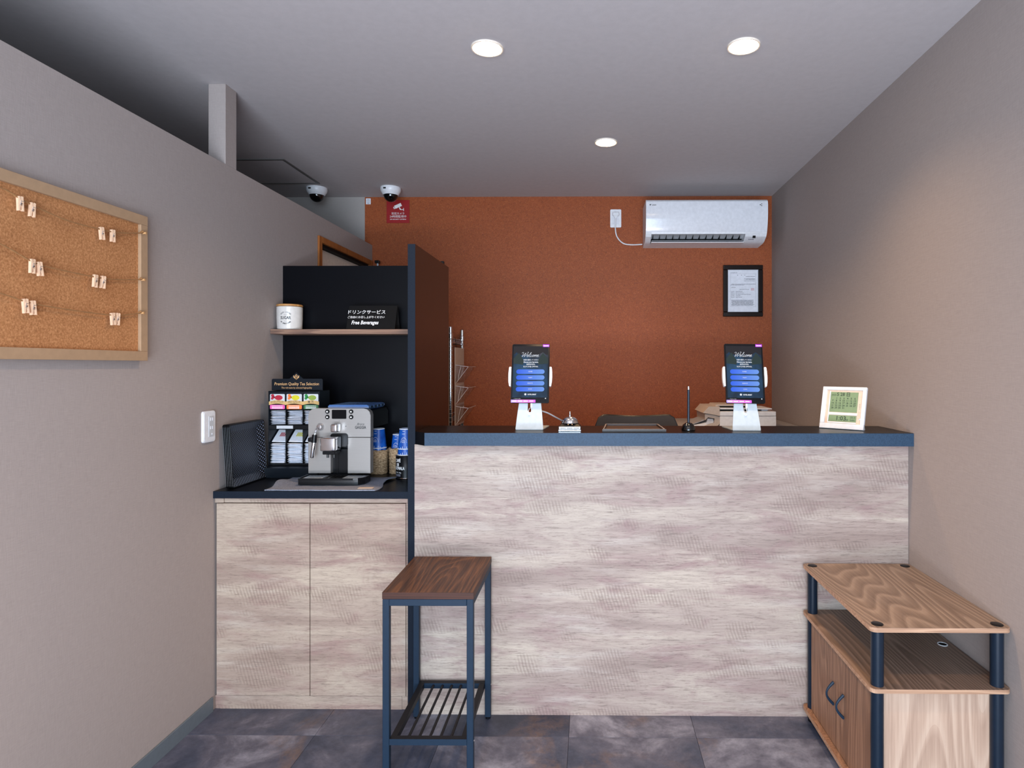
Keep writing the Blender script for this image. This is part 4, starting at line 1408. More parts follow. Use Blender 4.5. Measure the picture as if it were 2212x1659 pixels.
cup_stack(-0.9545, 2.768, [0.935, 0.947, 0.960], 'in the basket beside the machine', 'blue cups in the basket beside the machine')
cup_stack(-0.866, 2.776, [0.922, 0.934], 'in the basket behind the can', 'blue cups in the basket behind the can')
can = thing('coffee_can', 'black coffee can with white lettering beside the partition', 'can', (-0.800, 2.668, 0.8454))
b = B(); lathe(b, [(0.0430, 0.0), (0.0440, 0.0015), (0.0436, 0.004), (0.0436, 0.094), (0.0442, 0.0955), (0.0436, 0.097), (0.0, 0.0965)], (-0.800, 2.668, 0.8454), 48, cap=True)
obj('body', b, M['black_plastic'], can, smooth=True)
b = B(); lathe(b, [(0.0441, 0.0012), (0.0446, 0.002), (0.0441, 0.0032), (0.0437, 0.0032)], (-0.800, 2.668, 0.8454), 48, cap=False)
obj('base_ring', b, M['chrome'], can, smooth=True)
b = B()
def wrapc(body, z, size, width, **kw):
    q = B(); txt(q, body, mat_at(0, 0, 0), size, width, **kw)
    me = bpy.data.meshes.new('t'); q.to_mesh(me); q.free()
    for v in me.vertices:
        a = v.co.x / 0.0438 - PI / 2 - 0.62
        v.co = (-0.800 + 0.0438 * math.cos(a), 2.668 + 0.0438 * math.sin(a), 0.8454 + z + v.co.z)
    b.from_mesh(me); bpy.data.meshes.remove(me)
wrapc('CAFÉ', 0.077, 0.019, 0.030, bold=0.0004); wrapc('DE', 0.060, 0.016, 0.014, bold=0.0004); wrapc('GUATEMALA', 0.044, 0.019, 0.066, bold=0.0004)
wrapc('NET WT. 200g', 0.026, 0.008, 0.036)
obj('lettering', b, M['print_white'], can)
b = B(); z0_ = 0.8454 + 0.010
V0 = []; V1 = []
for i in range(9):
    a = -PI / 2 - 1.0 + 0.09 * i
    for z, L_ in ((z0_, V0), (z0_ + 0.010, V1)):
        L_.append(b.verts.new((-0.800 + 0.0439 * math.cos(a), 2.668 + 0.0439 * math.sin(a), z)))
for i in range(8):
    b.faces.new([V0[i], V0[i + 1], V1[i + 1], V1[i]])
obj('label_patch', b, M['print_grey'], can)
cup_stack(-0.802, 2.668, [0.9438, 0.970], 'on the black coffee can', 'blue cups on the coffee can')

# ---------------------------------------------------------------- tablets on the counter
CZ = 1.0785
WELCOME = [
    [(-0.1, 1.2), (0.05, 1.45), (0.35, 1.4), (0.4, 0.9), (0.3, 0.05), (0.7, 0.6), (1.05, 1.35), (0.98, 0.8), (0.95, 0.05), (1.4, 0.7), (1.7, 1.35), (1.6, 1.6), (1.4, 1.5)],
    [(1.68, 0.25), (2.0, 0.55), (1.9, 0.75), (1.68, 0.5), (1.75, 0.08), (2.05, 0.1), (2.35, 0.6), (2.6, 1.35), (2.45, 1.45), (2.33, 0.9), (2.35, 0.2), (2.55, 0.05), (2.75, 0.2)],
    [(3.05, 0.6), (2.9, 0.7), (2.75, 0.4), (2.85, 0.06), (3.1, 0.15), (3.3, 0.4)],
    [(3.5, 0.7), (3.28, 0.4), (3.4, 0.05), (3.65, 0.3), (3.58, 0.62), (3.45, 0.7), (3.75, 0.62)],
    [(3.85, 0.68), (3.82, 0.05), (3.9, 0.45), (4.12, 0.7), (4.17, 0.5), (4.14, 0.05), (4.22, 0.45), (4.45, 0.7), (4.5, 0.5), (4.47, 0.1), (4.62, 0.12)],
    [(4.68, 0.3), (4.98, 0.55), (4.88, 0.73), (4.68, 0.4), (4.82, 0.05), (5.2, 0.25)]]
def tablet_set(x, y, yawz, roll, which):
    sd = thing('tablet_stand', 'white metal tablet stand, %s on the counter' % which, 'stand', (x, y, CZ), (0, 0, yawz), group='white tablet stands on the counter')
    L = lambda nm, bm, mt, par=sd, sm=False: obj(nm, bm, mt, par, world=False, smooth=sm)
    b = B(); prism(b, [(-0.0535, 0.0), (0.0535, 0.0), (0.068, 0.145), (-0.068, 0.145)], 'z', 0.0004, 0.004)
    L('base_plate', b, M['steel_white'])
    # sloped front plate with a U notch, built flat then tilted back
    up_h = 0.150
    notch = [(0.0085, up_h)] + [(0.0 + 0.0085 * math.cos(a), 0.075 + 0.0085 * math.sin(a)) for a in [-(PI) * i / 8 for i in range(9)]] + [(-0.0085, up_h)]
    b = B()
    # two halves joined below the notch
    wl = lambda h: 0.0545 - 0.0115 * (h / 0.105)
    prism(b, [(-wl(0), 0.0), (wl(0), 0.0), (wl(0.06), 0.0664), (-wl(0.06), 0.0664)], 'y', 0, 0.004)
    nk_ = [(0.0085 * math.cos(a), 0.075 + 0.0085 * math.sin(a)) for a in [-PI / 2 * i / 5 for i in range(6)]]
    right = [(0.0, 0.0664), (wl(0.06), 0.0664), (wl(up_h), up_h), (0.0085, up_h)] + nk_[:-1]
    prism(b, right, 'y', 0, 0.004); prism(b, [(-p[0], p[1]) for p in right], 'y', 0, 0.004)
    xform(b, Matrix.Translation((0, 0.001, 0.004)) @ Matrix.Rotation(-0.26, 4, 'X'))
    L('front_plate', b, M['steel_white'])
    tilt_ = Matrix.Translation((0, 0.015, 0.105)) @ Matrix.Rotation(roll, 4, 'Y') @ Matrix.Rotation(-0.25, 4, 'X')
    for s_ in (-1, 1):
        b = B()
        prism(b, [(s_ * x, z) for x, z in [(0.0765, 0.067), (0.0815, 0.066), (0.0835, 0.070), (0.0862, 0.086), (0.0870, 0.105), (0.0865, 0.126), (0.0850, 0.142), (0.0835, 0.145), (0.0765, 0.145)]], 'y', -0.006, 0.012)
        prism(b, [(s_ * 0.0, 0.10), (s_ * 0.0765, 0.10), (s_ * 0.0765, 0.115), (s_ * 0.0, 0.115)], 'y', 0.0095, 0.012)
        xform(b, tilt_)
        L('clamp', b, M['white_plastic'])
    tb = thing('tablet', 'upright tablet showing a welcome screen, %s on the counter' % which, 'tablet', (x, y, CZ), (0, 0, yawz), group='welcome screen tablets')
    L2 = lambda nm, bm, mt, par=tb: obj(nm, xform(bm, tilt_), mt, par, world=False)
    W2, H = 0.0755, 0.241
    b = B(); prism(b, rrect(-W2, W2, 0, H, 0.006, 4), 'y', 0.001, 0.009)
    L2('case', b, M['black_plastic'])
    b = B(); prism(b, rrect(-W2 + 0.001, W2 - 0.001, 0.001, H - 0.001, 0.0055, 4), 'y', 0.0002, 0.0009)
    L2('glass', b, M['screen_off'])
    b = B(); box(b, -0.0695, 0.0695, -0.0003, 0.0001, 0.022, 0.232)
    scn = L2('display', b, M['screen'])
    b = B(); prism(b, [(-0.0695, 0.232), (-0.0695, 0.198), (-0.066, 0.198), (-0.058, 0.207), (-0.046, 0.196), (0.030, 0.196), (0.048, 0.207), (0.060, 0.197), (0.0695, 0.196), (0.0695, 0.232)], 'y', -0.0005, -0.0004)
    L2('sky_picture', b, M['screen_top'], scn)
    for s_ in (-1, 1):
        b = B(); prism(b, [(s_ * 0.069, 0.160), (s_ * 0.030, 0.155), (s_ * 0.028, 0.172), (s_ * 0.048, 0.205), (s_ * 0.069, 0.180)], 'y', -0.0007, -0.0006)
        L2('tree_picture', b, M['screen_leaf'], scn)
    for k, w in enumerate(('日本語', 'English', '简体中文', '한국어')):
        z = 0.1265 - 0.0238 * k
        b = B(); prism(b, rrect(-0.0565, 0.0565, z - 0.0092, z + 0.0092, 0.0091, 6), 'y', -0.0010, -0.0008)
        L2('screen_button', b, M['button'], scn)
    b = B()
    for k, w in enumerate(('日本語', 'English', '简体中文', '한국어')):
        txt(b, w, mat_at(0, -0.0013, 0.1265 - 0.0238 * k), 0.0055)
    for stroke in WELCOME:
        tube(b, smooth_path([(-0.040 + (x + 0.35 * z) * 0.0137, -0.0013, 0.1875 + z * 0.0125) for x, z in stroke], 5), 0.00055, 5)
    txt(b, '言語を選択してください', mat_at(0.001, -0.0013, 0.1745), 0.0068, 0.060, bold=0.0001)
    txt(b, 'Choose your language.', mat_at(0.001, -0.0013, 0.1655), 0.0072, 0.060, bold=0.0003)
    txt(b, '选择你的语言。', mat_at(0.001, -0.0013, 0.1562), 0.0068, 0.036, bold=0.0001)
    txt(b, '당신의 언어를 선택하세요.', mat_at(0.001, -0.0013, 0.1468), 0.0068, 0.060, bold=0.0001)
    txt(b, 'HOTEL SMART', mat_at(0.008, -0.0013, 0.0335), 0.0068, 0.034, bold=0.0003)
    txt(b, '●', mat_at(-0.018, -0.0013, 0.0335), 0.011)
    txt(b, '⇦ Touch to Start', mat_at(-0.050, -0.0013, 0.0165), 0.0042, 0.028)
    txt(b, '●', mat_at(0.062, -0.0013, 0.0175), 0.006)
    L2('screen_lettering', b, M['screen_white'], scn)
    b = B(); box(b, -0.0745, 0.0225, -0.0008, 0.0001, 0.0015, 0.0125)
    L2('long_sticker', b, M['sticker'])
    b = B(); box(b, 0.048, 0.0735, -0.0008, 0.0001, 0.229, 0.2395)
    L2('corner_sticker', b, M['sticker'])
    b = B(); [box(b, -0.068 + i * 0.0056, -0.0645 + i * 0.0056, -0.0012, -0.0009, 0.0052, 0.0088) for i in range(15) if i % 4 != 3]; txt(b, 'Lenovo', mat_at(0.061, -0.0012, 0.234), 0.006, 0.02, bold=0.0003)
    L2('sticker_lettering', b, M['print_white'])
    cbx = thing('charging_cable', 'white charging cable looping under the tablet, %s' % which, 'cable', (x, y, CZ), (0, 0, yawz), group='tablet charging cables')
    b = B(); box(b, 0.0015, 0.0095, 0.026, 0.032, 0.086, 0.1035, 0.001)
    obj('connector', b, M['white_plastic'], cbx, world=False)
    b = B()
    tube(b, smooth_path([(0.0055, 0.029, 0.086), (0.006, 0.022, 0.070), (0.001, 0.014, 0.058), (-0.006, 0.014, 0.062), (-0.005, 0.026, 0.075), (-0.002, 0.045, 0.082), (0.010, 0.06, 0.080)]), 0.0016, 7)
    obj('wire', b, M['white_plastic'], cbx, world=False, smooth=True)
tablet_set(-0.2385, 2.408, 0.0, 0.0, 'the left one beside the bell')
tablet_set(0.605, 2.386, -0.02, 0.012, 'the right one before the printer')
cb2 = thing('power_cable', 'grey white cable running from left tablet stand to behind the bell', 'cable', (-0.13, 2.52, CZ))
b = B(); tube(b, smooth_path([(-0.20, 2.46, 1.150), (-0.17, 2.47, 1.140), (-0.13, 2.50, 1.115), (-0.09, 2.54, 1.090), (-0.075, 2.56, 1.083)]), 0.0028)
obj('wire', b, M['grey_plastic'], cb2, smooth=True)

# ---------------------------------------------------------------- service bell
bl = thing('service_bell', 'chrome call bell on black base with white sign strip on the counter', 'bell', (-0.079, 2.39, CZ))
bx, by = -0.0790, 2.400
b = B()
lo_ = [(bx - 0.042, 2.362), (bx + 0.042, 2.362), (bx + 0.042, 2.440), (bx - 0.042, 2.440)]
hi_ = [(bx - 0.032, 2.375), (bx + 0.032, 2.375), (bx + 0.032, 2.430), (bx - 0.032, 2.430)]
v0 = [b.verts.new((*p, CZ + 0.0175)) for p in lo_]; v1 = [b.verts.new((*p, CZ + 0.026)) for p in hi_]; vz = [b.verts.new((*p, CZ + 0.0003)) for p in lo_]
b.faces.new(v1); b.faces.new(list(reversed(vz)))
for i in range(4):
    j = (i + 1) % 4
    b.faces.new([v0[i], v0[j], v1[j], v1[i]]); b.faces.new([vz[i], vz[j], v0[j], v0[i]])
obj('base', b, M['black_plastic'], bl)
b = B(); box(b, bx - 0.0405, bx + 0.0405, 2.3605, 2.3619, CZ + 0.0075, CZ + 0.0172)
ss = obj('sign_strip', b, M['white_gloss'], bl)
b = B()
for i in range(26):
    if i not in (8, 17): box(b, bx - 0.036 + i * 0.0028, bx - 0.0338 + i * 0.0028, 2.3600, 2.3604, CZ + 0.0108, CZ + 0.0136)
obj('lettering', b, M['print_dark'], ss)
b = B(); box(b, bx - 0.043, bx + 0.043, 2.3598, 2.3618, CZ + 0.0006, CZ + 0.0055, 0.0006)
obj('edge_rail', b, M['chrome'], bl)
b = B(); prof = [(0.0335, 0.0), (0.0345, 0.001), (0.0335, 0.004)] + [(0.0325 * math.cos(a), 0.004 + 0.0225 * math.sin(a)) for a in [i * PI / 2 / 10 for i in range(1, 10)]] + [(0.0, 0.0265)]
lathe(b, prof, (bx, by, CZ + 0.0285), 48, cap=False)
obj('dome', b, M['chrome'], bl, smooth=True)
b = B(); lathe(b, [(0.0045, 0.0), (0.005, 0.004), (0.003, 0.007), (0.0026, 0.013), (0.0034, 0.0145), (0.0030, 0.0175), (0.0, 0.018)], (bx, by, CZ + 0.0552), 20, cap=False)
obj('plunger', b, M['chrome'], bl, smooth=True)
b = B()
for dx in (-0.006, 0.009):
    lathe(b, [(0.0, 0.0035), (0.0018, 0.003), (0.0026, 0.0)], (bx + dx, 2.3715, CZ + 0.0240), 12, cap=False)
obj('screws', b, M['print_gold'], bl, smooth=True)

# ---------------------------------------------------------------- coin tray, pen stand
tray = thing('coin_tray', 'flat dark brown leather coin tray with white stitching on the counter', 'tray', (0.168, 2.45, CZ))
q0 = [(0.046, 2.345), (0.289, 2.345), (0.283, 2.565), (0.062, 2.565)]
b = B(); prism(b, q0, 'z', CZ + 0.0003, CZ + 0.0035)
obj('mat', b, M['leather'], tray)
b = B(); o_, i_ = q0, [(0.056, 2.357), (0.279, 2.357), (0.274, 2.553), (0.070, 2.553)]
for a in range(4):
    c_ = (a + 1) % 4
    prism(b, [o_[a], o_[c_], i_[c_], i_[a]], 'z', CZ + 0.0036, CZ + 0.0095)
obj('raised_rim', b, M['leather'], tray)
b = B()
m_ = [((p[0] + q[0]) / 2, (p[1] + q[1]) / 2) for p, q in zip(o_, i_)]
for a in range(4):
    p, q = Vector(m_[a]), Vector(m_[(a + 1) % 4])
    n_ = 44 if a % 2 == 0 else 30
    for k in range(n_):
        c_ = p.lerp(q, (k + 0.5) / n_)
        d = (q - p).normalized() * 0.0015; e = Vector((-d.y, d.x)) * 0.35
        prism(b, [tuple(c_ - d - e), tuple(c_ + d - e), tuple(c_ + d + e), tuple(c_ - d + e)], 'z', CZ + 0.0096, CZ + 0.0102)
st_ = obj('stitching', b, M['stitch'], tray); st_['kind'] = 'stuff'
ps = thing('pen_stand', 'black domed desk pen stand with silver grey pen between bell and right tablet', 'pen stand', (0.382, 2.40, CZ))
b = B(); lathe(b, [(0.0255, 0.0002), (0.027, 0.002), (0.0262, 0.010), (0.021, 0.022), (0.012, 0.029), (0.0, 0.031)], (0.382, 2.402, CZ), 36, cap=True)
obj('base', b, M['dome'], ps, smooth=True)
b = B(); tube(b, [(0.3825, 2.402, CZ + 0.028), (0.3828, 2.4023, CZ + 0.158)], 0.0048, 12)
pn = obj('pen', b, M['pole'], ps, smooth=True)
b = B(); tube(b, [(0.3828, 2.4023, CZ + 0.1585), (0.3828, 2.4023, CZ + 0.171)], [0.0042, 0.0036], 12)
obj('pen_cap', b, M['chrome'], pn, smooth=True)

# ---------------------------------------------------------------- calendar clock
ckx = thing('calendar_clock', 'white framed digital calendar clock standing at the right end of the counter', 'clock', (0.925, 2.500, CZ), (0, 0, math.atan2(-0.114, 0.128)))
TL = Matrix.Rotation(-0.27, 4, 'X')
def LC(nm, bm, mt, par=ckx): return obj(nm, xform(bm, Matrix.Translation((0, 0, 0.002)) @ TL), mt, par, world=False)
W_, H_ = 0.171, 0.171
b = B()
for q in ((0, W_, H_ - 0.0125, H_), (0, W_, 0, 0.0215), (0, 0.0175, 0.0217, H_ - 0.0127), (W_ - 0.0150, W_, 0.0217, H_ - 0.0127)):
    box(b, q[0], q[1], 0, 0.014, q[2], q[3], 0.0012)
LC('frame', b, M['white_plastic'])
b = B(); box(b, 0.0172, W_ - 0.0148, 0.005, 0.0125, 0.0212, H_ - 0.012)
LC('bezel', b, M['beige_bezel'])
lx0, lx1 = 0.033, 0.140
b = B(); box(b, lx0, lx1, 0.0040, 0.0049, 0.068, 0.150); lc1 = LC('calendar_screen', b, M['lcd'])
b = B(); box(b, lx0, lx1, 0.0040, 0.0049, 0.030, 0.055); lc2 = LC('time_screen', b, M['lcd'])
b = B(); box(b, lx0 - 0.004, lx1 + 0.002, 0.0025, 0.0048, 0.057, 0.066, 0.0008); box(b, lx0 - 0.004, lx1, 0.0025, 0.0048, 0.0235, 0.028, 0.0006)
box(b, lx0 - 0.0042, lx0 - 0.0006, 0.0025, 0.0048, 0.0285, 0.1535)
LC('screen_rails', b, M['white_plastic'])
b = B()
txt(b, '5 28 日', mat_at((lx0 + lx1) / 2 - 0.004, 0.0036, 0.140), 0.019, 0.050, bold=0.0003)
txt(b, '2023', mat_at(lx0 + 0.012, 0.0036, 0.1375), 0.010, 0.018)
days = ['', 1, 2, 3, 4, 5, 6] + list(range(7, 32))
for k, d in enumerate(days):
    if d == '': continue
    r_, c_ = divmod(k, 7)
    txt(b, str(d), mat_at(lx0 + 0.010 + c_ * 0.0143, 0.0036, 0.124 - r_ * 0.0098), 0.0100, None, bold=0.00015)
LC('calendar_digits', b, M['lcd_ink'], lc1)
b = B()
txt(b, '1:03', mat_at((lx0 + lx1) / 2 - 0.004, 0.0036, 0.0425), 0.024, 0.036, bold=0.0003)
txt(b, '08', mat_at(lx0 + 0.071, 0.0036, 0.0375), 0.011, 0.010)
txt(b, '25.2', mat_at(lx0 + 0.093, 0.0036, 0.0480), 0.010, 0.018); txt(b, '54%', mat_at(lx0 + 0.093, 0.0036, 0.0365), 0.010, 0.018)
LC('time_digits', b, M['lcd_ink'], lc2)
b = B()
for z in (0.073, 0.048):
    q = B(); lathe(q, [(0.0, 0.0012), (0.004, 0.001), (0.005, 0.0)], (0, 0, 0), 16, cap=False); xform(q, Matrix.Translation((0.148, 0.005, z)) @ Matrix.Rotation(PI / 2, 4, 'X'))
    me = bpy.data.meshes.new('t'); q.to_mesh(me); q.free(); b.from_mesh(me); bpy.data.meshes.remove(me)
LC('buttons', b, M['beige_bezel'])
b = B()
for i in range(4):
    box(b, 0.1465, 0.1500, 0.0043, 0.0049, 0.083 + i * 0.006, 0.0845 + i * 0.006)
LC('side_print', b, M['print_grey'])
b = B(); prism(b, [(0.012, 0.045), (0.016, 0.045), (0.045, -0.0008), (0.038, -0.0008)], 'x', 0.150, 0.164)
obj('kickstand', b, M['white_plastic'], ckx, world=False)

# ---------------------------------------------------------------- office chair behind the counter
ch = thing('office_chair', 'black office chair whose curved backrest shows behind the counter', 'chair', (0.223, 3.25, 0))
b = B(); N_ = 20
def topz(u): return 1.086 - 0.0085 * math.sin(PI * u) * (1 if 0.05 < u < 0.95 else 0) 
outl = []
for i in range(N_ + 1):
    u = i / N_; x = 0.024 + 0.399 * u
    edge = min(u, 1 - u)
    z = 1.090 - 0.0095 * math.sin(PI * min(1, max(0, (u - 0.1) / 0.8)))
    if edge < 0.13:
        z -= 0.062 * (1 - math.sqrt(max(0, 1 - ((0.13 - edge) / 0.13) ** 2)))
    outl.append((x, z))
fv = []
for lay in (0, 0.022):
    row_t = []; row_b = []
    for (x, z) in outl:
        cv = 0.05 * ((x - 0.2235) / 0.2) ** 2
        row_t.append(b.verts.new((x, 2.99 - cv + lay + 0.03, z))); row_b.append(b.verts.new((0.2235 + (x - 0.2235) * 0.88, 2.99 - cv + lay, 0.60)))
    fv.append((row_t, row_b))
for i in range(N_):
    b.faces.new([fv[0][1][i], fv[0][1][i + 1], fv[0][0][i + 1], fv[0][0][i]])
    b.faces.new([fv[1][0][i], fv[1][0][i + 1], fv[1][1][i + 1], fv[1][1][i]])
    b.faces.new([fv[0][0][i], fv[0][0][i + 1], fv[1][0][i + 1], fv[1][0][i]])
    b.faces.new([fv[0][1][i + 1], fv[0][1][i], fv[1][1][i], fv[1][1][i + 1]])
for s_ in (0, N_):
    b.faces.new([fv[0][0][s_], fv[1][0][s_], fv[1][1][s_], fv[0][1][s_]])
obj('backrest', b, M['mesh_black'], ch, smooth=True)
b = B(); tube(b, [(x, 2.99 - 0.05 * ((x - 0.2235) / 0.2) ** 2 + 0.041, z) for x, z in outl], 0.006, 6)
obj('back_frame', b, M['black_plastic'], ch, smooth=True)
b = B(); box(b, 0.0, 0.447, 3.02, 3.47, 0.44, 0.50, 0.02, 3)
obj('seat', b, M['mesh_black'], ch, smooth=True)
b = B(); tube(b, [(0.223, 3.25, 0.44), (0.223, 3.25, 0.08)], 0.025, 14)
obj('column', b, M['black_plastic'], ch, smooth=True)
b = B(); tube(b, [(0.223, 3.2, 0.43), (0.223, 3.02, 0.42), (0.223, 3.0, 0.62)], 0.014, 8)
obj('back_bracket', b, M['black_plastic'], ch, smooth=True)
for k in range(5):
    a = 2 * PI * k / 5 + 0.3
    b = B(); tube(b, [(0.223, 3.25, 0.085), (0.223 + 0.26 * math.cos(a), 3.25 + 0.26 * math.sin(a), 0.06)], [0.02, 0.014], 8)
    lg = obj('leg', b, M['black_plastic'], ch, smooth=True)
    b = B(); lathe(b, [(0.0, -0.012), (0.025, -0.012), (0.025, 0.012), (0.0, 0.012)], (0, 0, 0), 14, cap=False)
    xform(b, Matrix.Translation((0.223 + 0.26 * math.cos(a), 3.25 + 0.26 * math.sin(a), 0.0255)) @ Matrix.Rotation(a, 4, 'Z') @ Matrix.Rotation(PI / 2, 4, 'X'))
    obj('caster', b, M['black_matte'], lg, smooth=True)

# ---------------------------------------------------------------- desk and printer behind the counter
dk = thing('back_desk', 'grey desk against the copper wall under the printer', 'desk', (0.85, 3.65, 0))
b = B(); box(b, 0.50, 1.195, 3.30, 4.05, 0.958, 0.985, 0.002); obj('desktop', b, M['desk'], dk)
for x in (0.52, 1.155):
    for y in (3.32, 4.0):
        b = B(); box(b, x, x + 0.03, y, y + 0.03, 0, 0.9575); obj('leg', b, M['grey_plastic'], dk)
pr = thing('printer', 'white compact printer with side tray behind the right tablet', 'printer', (0.85, 3.6, 0.9855))
zb = 0.9857
b = B(); prism(b, [(0.735, zb), (1.053, zb), (1.053, 1.020), (1.053, 1.043), (0.735, 1.043)], 'y', 3.50, 3.78)
obj('body', b, M['white_plastic'], pr)
b = B(); box(b, 0.735, 1.053, 3.4985, 3.785, 1.0445, 1.070, 0.003, 2); obj('upper_housing', b, M['white_plastic'], pr)
b = B(); prism(b, [(0.640, 1.062), (0.672, 1.098), (0.7345, 1.098), (0.7345, 1.0445), (0.700, 1.052)], 'y', 3.50, 3.78)
obj('left_hood', b, M['beige_plastic'], pr)
b = B(); prism(b, [(0.652, 1.056), (0.700, 1.050), (0.7345, 1.040), (0.7345, 1.00), (0.728, 0.990), (0.716, zb), (0.650, zb), (0.675, 0.996), (0.705, 1.004), (0.708, 1.030), (0.670, 1.036), (0.654, 1.02)], 'y', 3.51, 3.78)
obj('output_slot', b, M['beige_plastic'], pr)
b = B(); prism(b, [(0.592, zb), (0.712, zb), (0.702, 1.026), (0.672, 1.028), (0.665, 1.006), (0.640, 0.998), (0.592, 0.990)], 'y', 3.53, 3.76)
obj('output_tray', b, M['white_plastic'], pr)
b = B(); prism(b, [(0.588, 0.996), (0.592, 0.993), (0.655, 1.016), (0.655, 1.022)], 'y', 3.54, 3.75)
obj('paper_stop', b, M['grey_plastic'], pr)
b = B(); box(b, 0.690, 0.930, 3.55, 3.70, 1.0985 - 0.027, 1.076); obj('feeder_rollers', b, M['black_matte'], pr)
b = B(); prism(b, [(0.735, 1.081), (1.035, 1.081), (1.035, 1.087), (0.735, 1.089)], 'y', 3.52, 3.74)
lid = obj('lid', b, M['white_plastic'], pr)
b = B(); prism(b, [(0.72, 1.098), (0.96, 1.098), (0.955, 1.106), (0.73, 1.106)], 'y', 3.56, 3.76)
obj('document_feeder', b, M['beige_plastic'], pr)
b = B(); box(b, 0.74, 0.95, 3.57, 3.60, 1.0885, 1.098); obj('feeder_slot', b, M['black_matte'], pr)
b = B(); box(b, 0.985, 1.02, 3.55, 3.58, 1.0705, 1.0808); obj('hinge', b, M['white_gloss'], pr)

# ---------------------------------------------------------------- wire rack with brochure pockets
rk = thing('wire_rack', 'chrome wire shelving rack standing behind the partition', 'rack', (-1.05, 3.9, 0))
for x in (-0.847, -1.24):
    for y in (3.722, 4.062):
        b = B(); tube(b, [(x, y, 0.012), (x, y, 1.560)], 0.0127, 16)
        lathe(b, [(0.0127, 1.558), (0.0115, 1.566), (0.0, 1.567)], (x, y, 0), 16, cap=False)
        po = obj('post', b, M['chrome'], rk, smooth=True)
        b = B()
        for k in range(58):
            lathe(b, [(0.0128, -0.0012), (0.0134, 0.0), (0.0128, 0.0012)], (x, y, 0.05 + 0.0254 * k), 14, cap=False)
        obj('grooves', b, M['grey_plastic'], po, smooth=True)
        b = B(); lathe(b, [(0.0135, 0.0), (0.0165, 0.004), (0.0165, 0.034), (0.0135, 0.038)], (x, y, 1.49), 18, cap=False)
        obj('collar', b, M['chrome'], po, smooth=True)
        b = B(); lathe(b, [(0.016, 0.0), (0.018, 0.004), (0.010, 0.013)], (x, y, 0.0003), 16); obj('foot', b, M['black_plastic'], po, smooth=True)
for z in (1.500, 1.02, 0.56, 0.12):
    b = B()
    for dz in (0.0, -0.028):
        for y in (3.722, 4.062): tube(b, [(-1.24, y, z + dz), (-0.847, y, z + dz)], 0.0028, 6)
        for x in (-1.24, -0.847): tube(b, [(x, 3.722, z + dz), (x, 4.062, z + dz)], 0.0028, 6)
    for k in range(15):
        x = -1.215 + k * 0.0252; tube(b, [(x, 3.722, z + 0.003), (x, 4.062, z + 0.003)], 0.0014, 5)
    zz = []
    for k in range(17):
        zz.append((-0.847, 3.735 + 0.0196 * k, z - (0.001 if k % 2 else 0.027)))
    tube(b, zz, 0.0014, 5)
    obj('wire_shelf', b, M['chrome'], rk, smooth=True)
br = thing('brochure_holder', 'hanging brochure holder with clear acrylic pockets on the side of the rack', 'holder', (-0.82, 3.87, 1.2))
b = B(); box(b, -0.8265, -0.8235, 3.745, 4.01, 0.96, 1.442); obj('backing', b, M['beige_plastic'], br)
for y in (3.78, 3.97):
    b = B(); tube(b, [(-0.825, y, 1.443), (-0.830, y, 1.497), (-0.842, y, 1.506)], 0.0015, 6)
    obj('hook', b, M['black_plastic'], br)
for zt in (1.328, 1.200, 1.075):
    b = B()
    pf = [(-0.8225, zt - 0.105), (-0.8225, zt + 0.012), (-0.8215, zt + 0.012), (-0.8215, zt - 0.103), (-0.753, zt), (-0.7518, zt)]
    for q in ([(-0.8230, zt - 0.105), (-0.8215, zt - 0.105), (-0.745, zt - 0.006), (-0.7465, zt - 0.006)],):
        prism(b, q, 'y', 3.755, 4.0)
    for y in (3.755, 3.835, 3.915, 3.9985):
        prism(b, [(-0.8230, zt - 0.103), (-0.7465, zt - 0.004), (-0.8230, zt + 0.006)], 'y', y, y + 0.0015)
    box(b, -0.8232, -0.8222, 3.755, 4.0, zt - 0.10, zt + 0.008)
    pk = obj('pocket', b, M['clear'], br)
    b = B()
    tube(b, [(-0.822, 3.756, zt + 0.006), (-0.746, 3.756, zt - 0.005)], 0.0016, 5); tube(b, [(-0.746, 3.756, zt - 0.005), (-0.746, 4.0, zt - 0.005)], 0.0014, 5); tube(b, [(-0.746, 3.756, zt - 0.005), (-0.819, 3.756, zt - 0.102)], 0.0012, 5)
    for y in (3.80, 3.88):
        tube(b, [(-0.80, y, zt + 0.0), (-0.812, y, zt - 0.05), (-0.818, y, zt - 0.09)], 0.0014, 5)  # white streaks added as highlights on the clear acrylic
    obj('pocket_edge_and_glints', b, M['white_gloss'], pk, smooth=True)
bp = thing('capped_pole', 'thin white pole with black cap rising behind the niche panel', 'pole', (-1.36, 4.03, 0))
b = B(); tube(b, [(-1.355, 4.0, 0.001), (-1.400, 4.04, 2.003)], 0.006, 10); obj('shaft', b, M['steel_white'], bp, smooth=True)
b = B(); box(b, -1.4155, -1.3865, 4.025, 4.055, 2.0035, 2.0225, 0.003, 2); obj('cap', b, M['black_plastic'], bp)

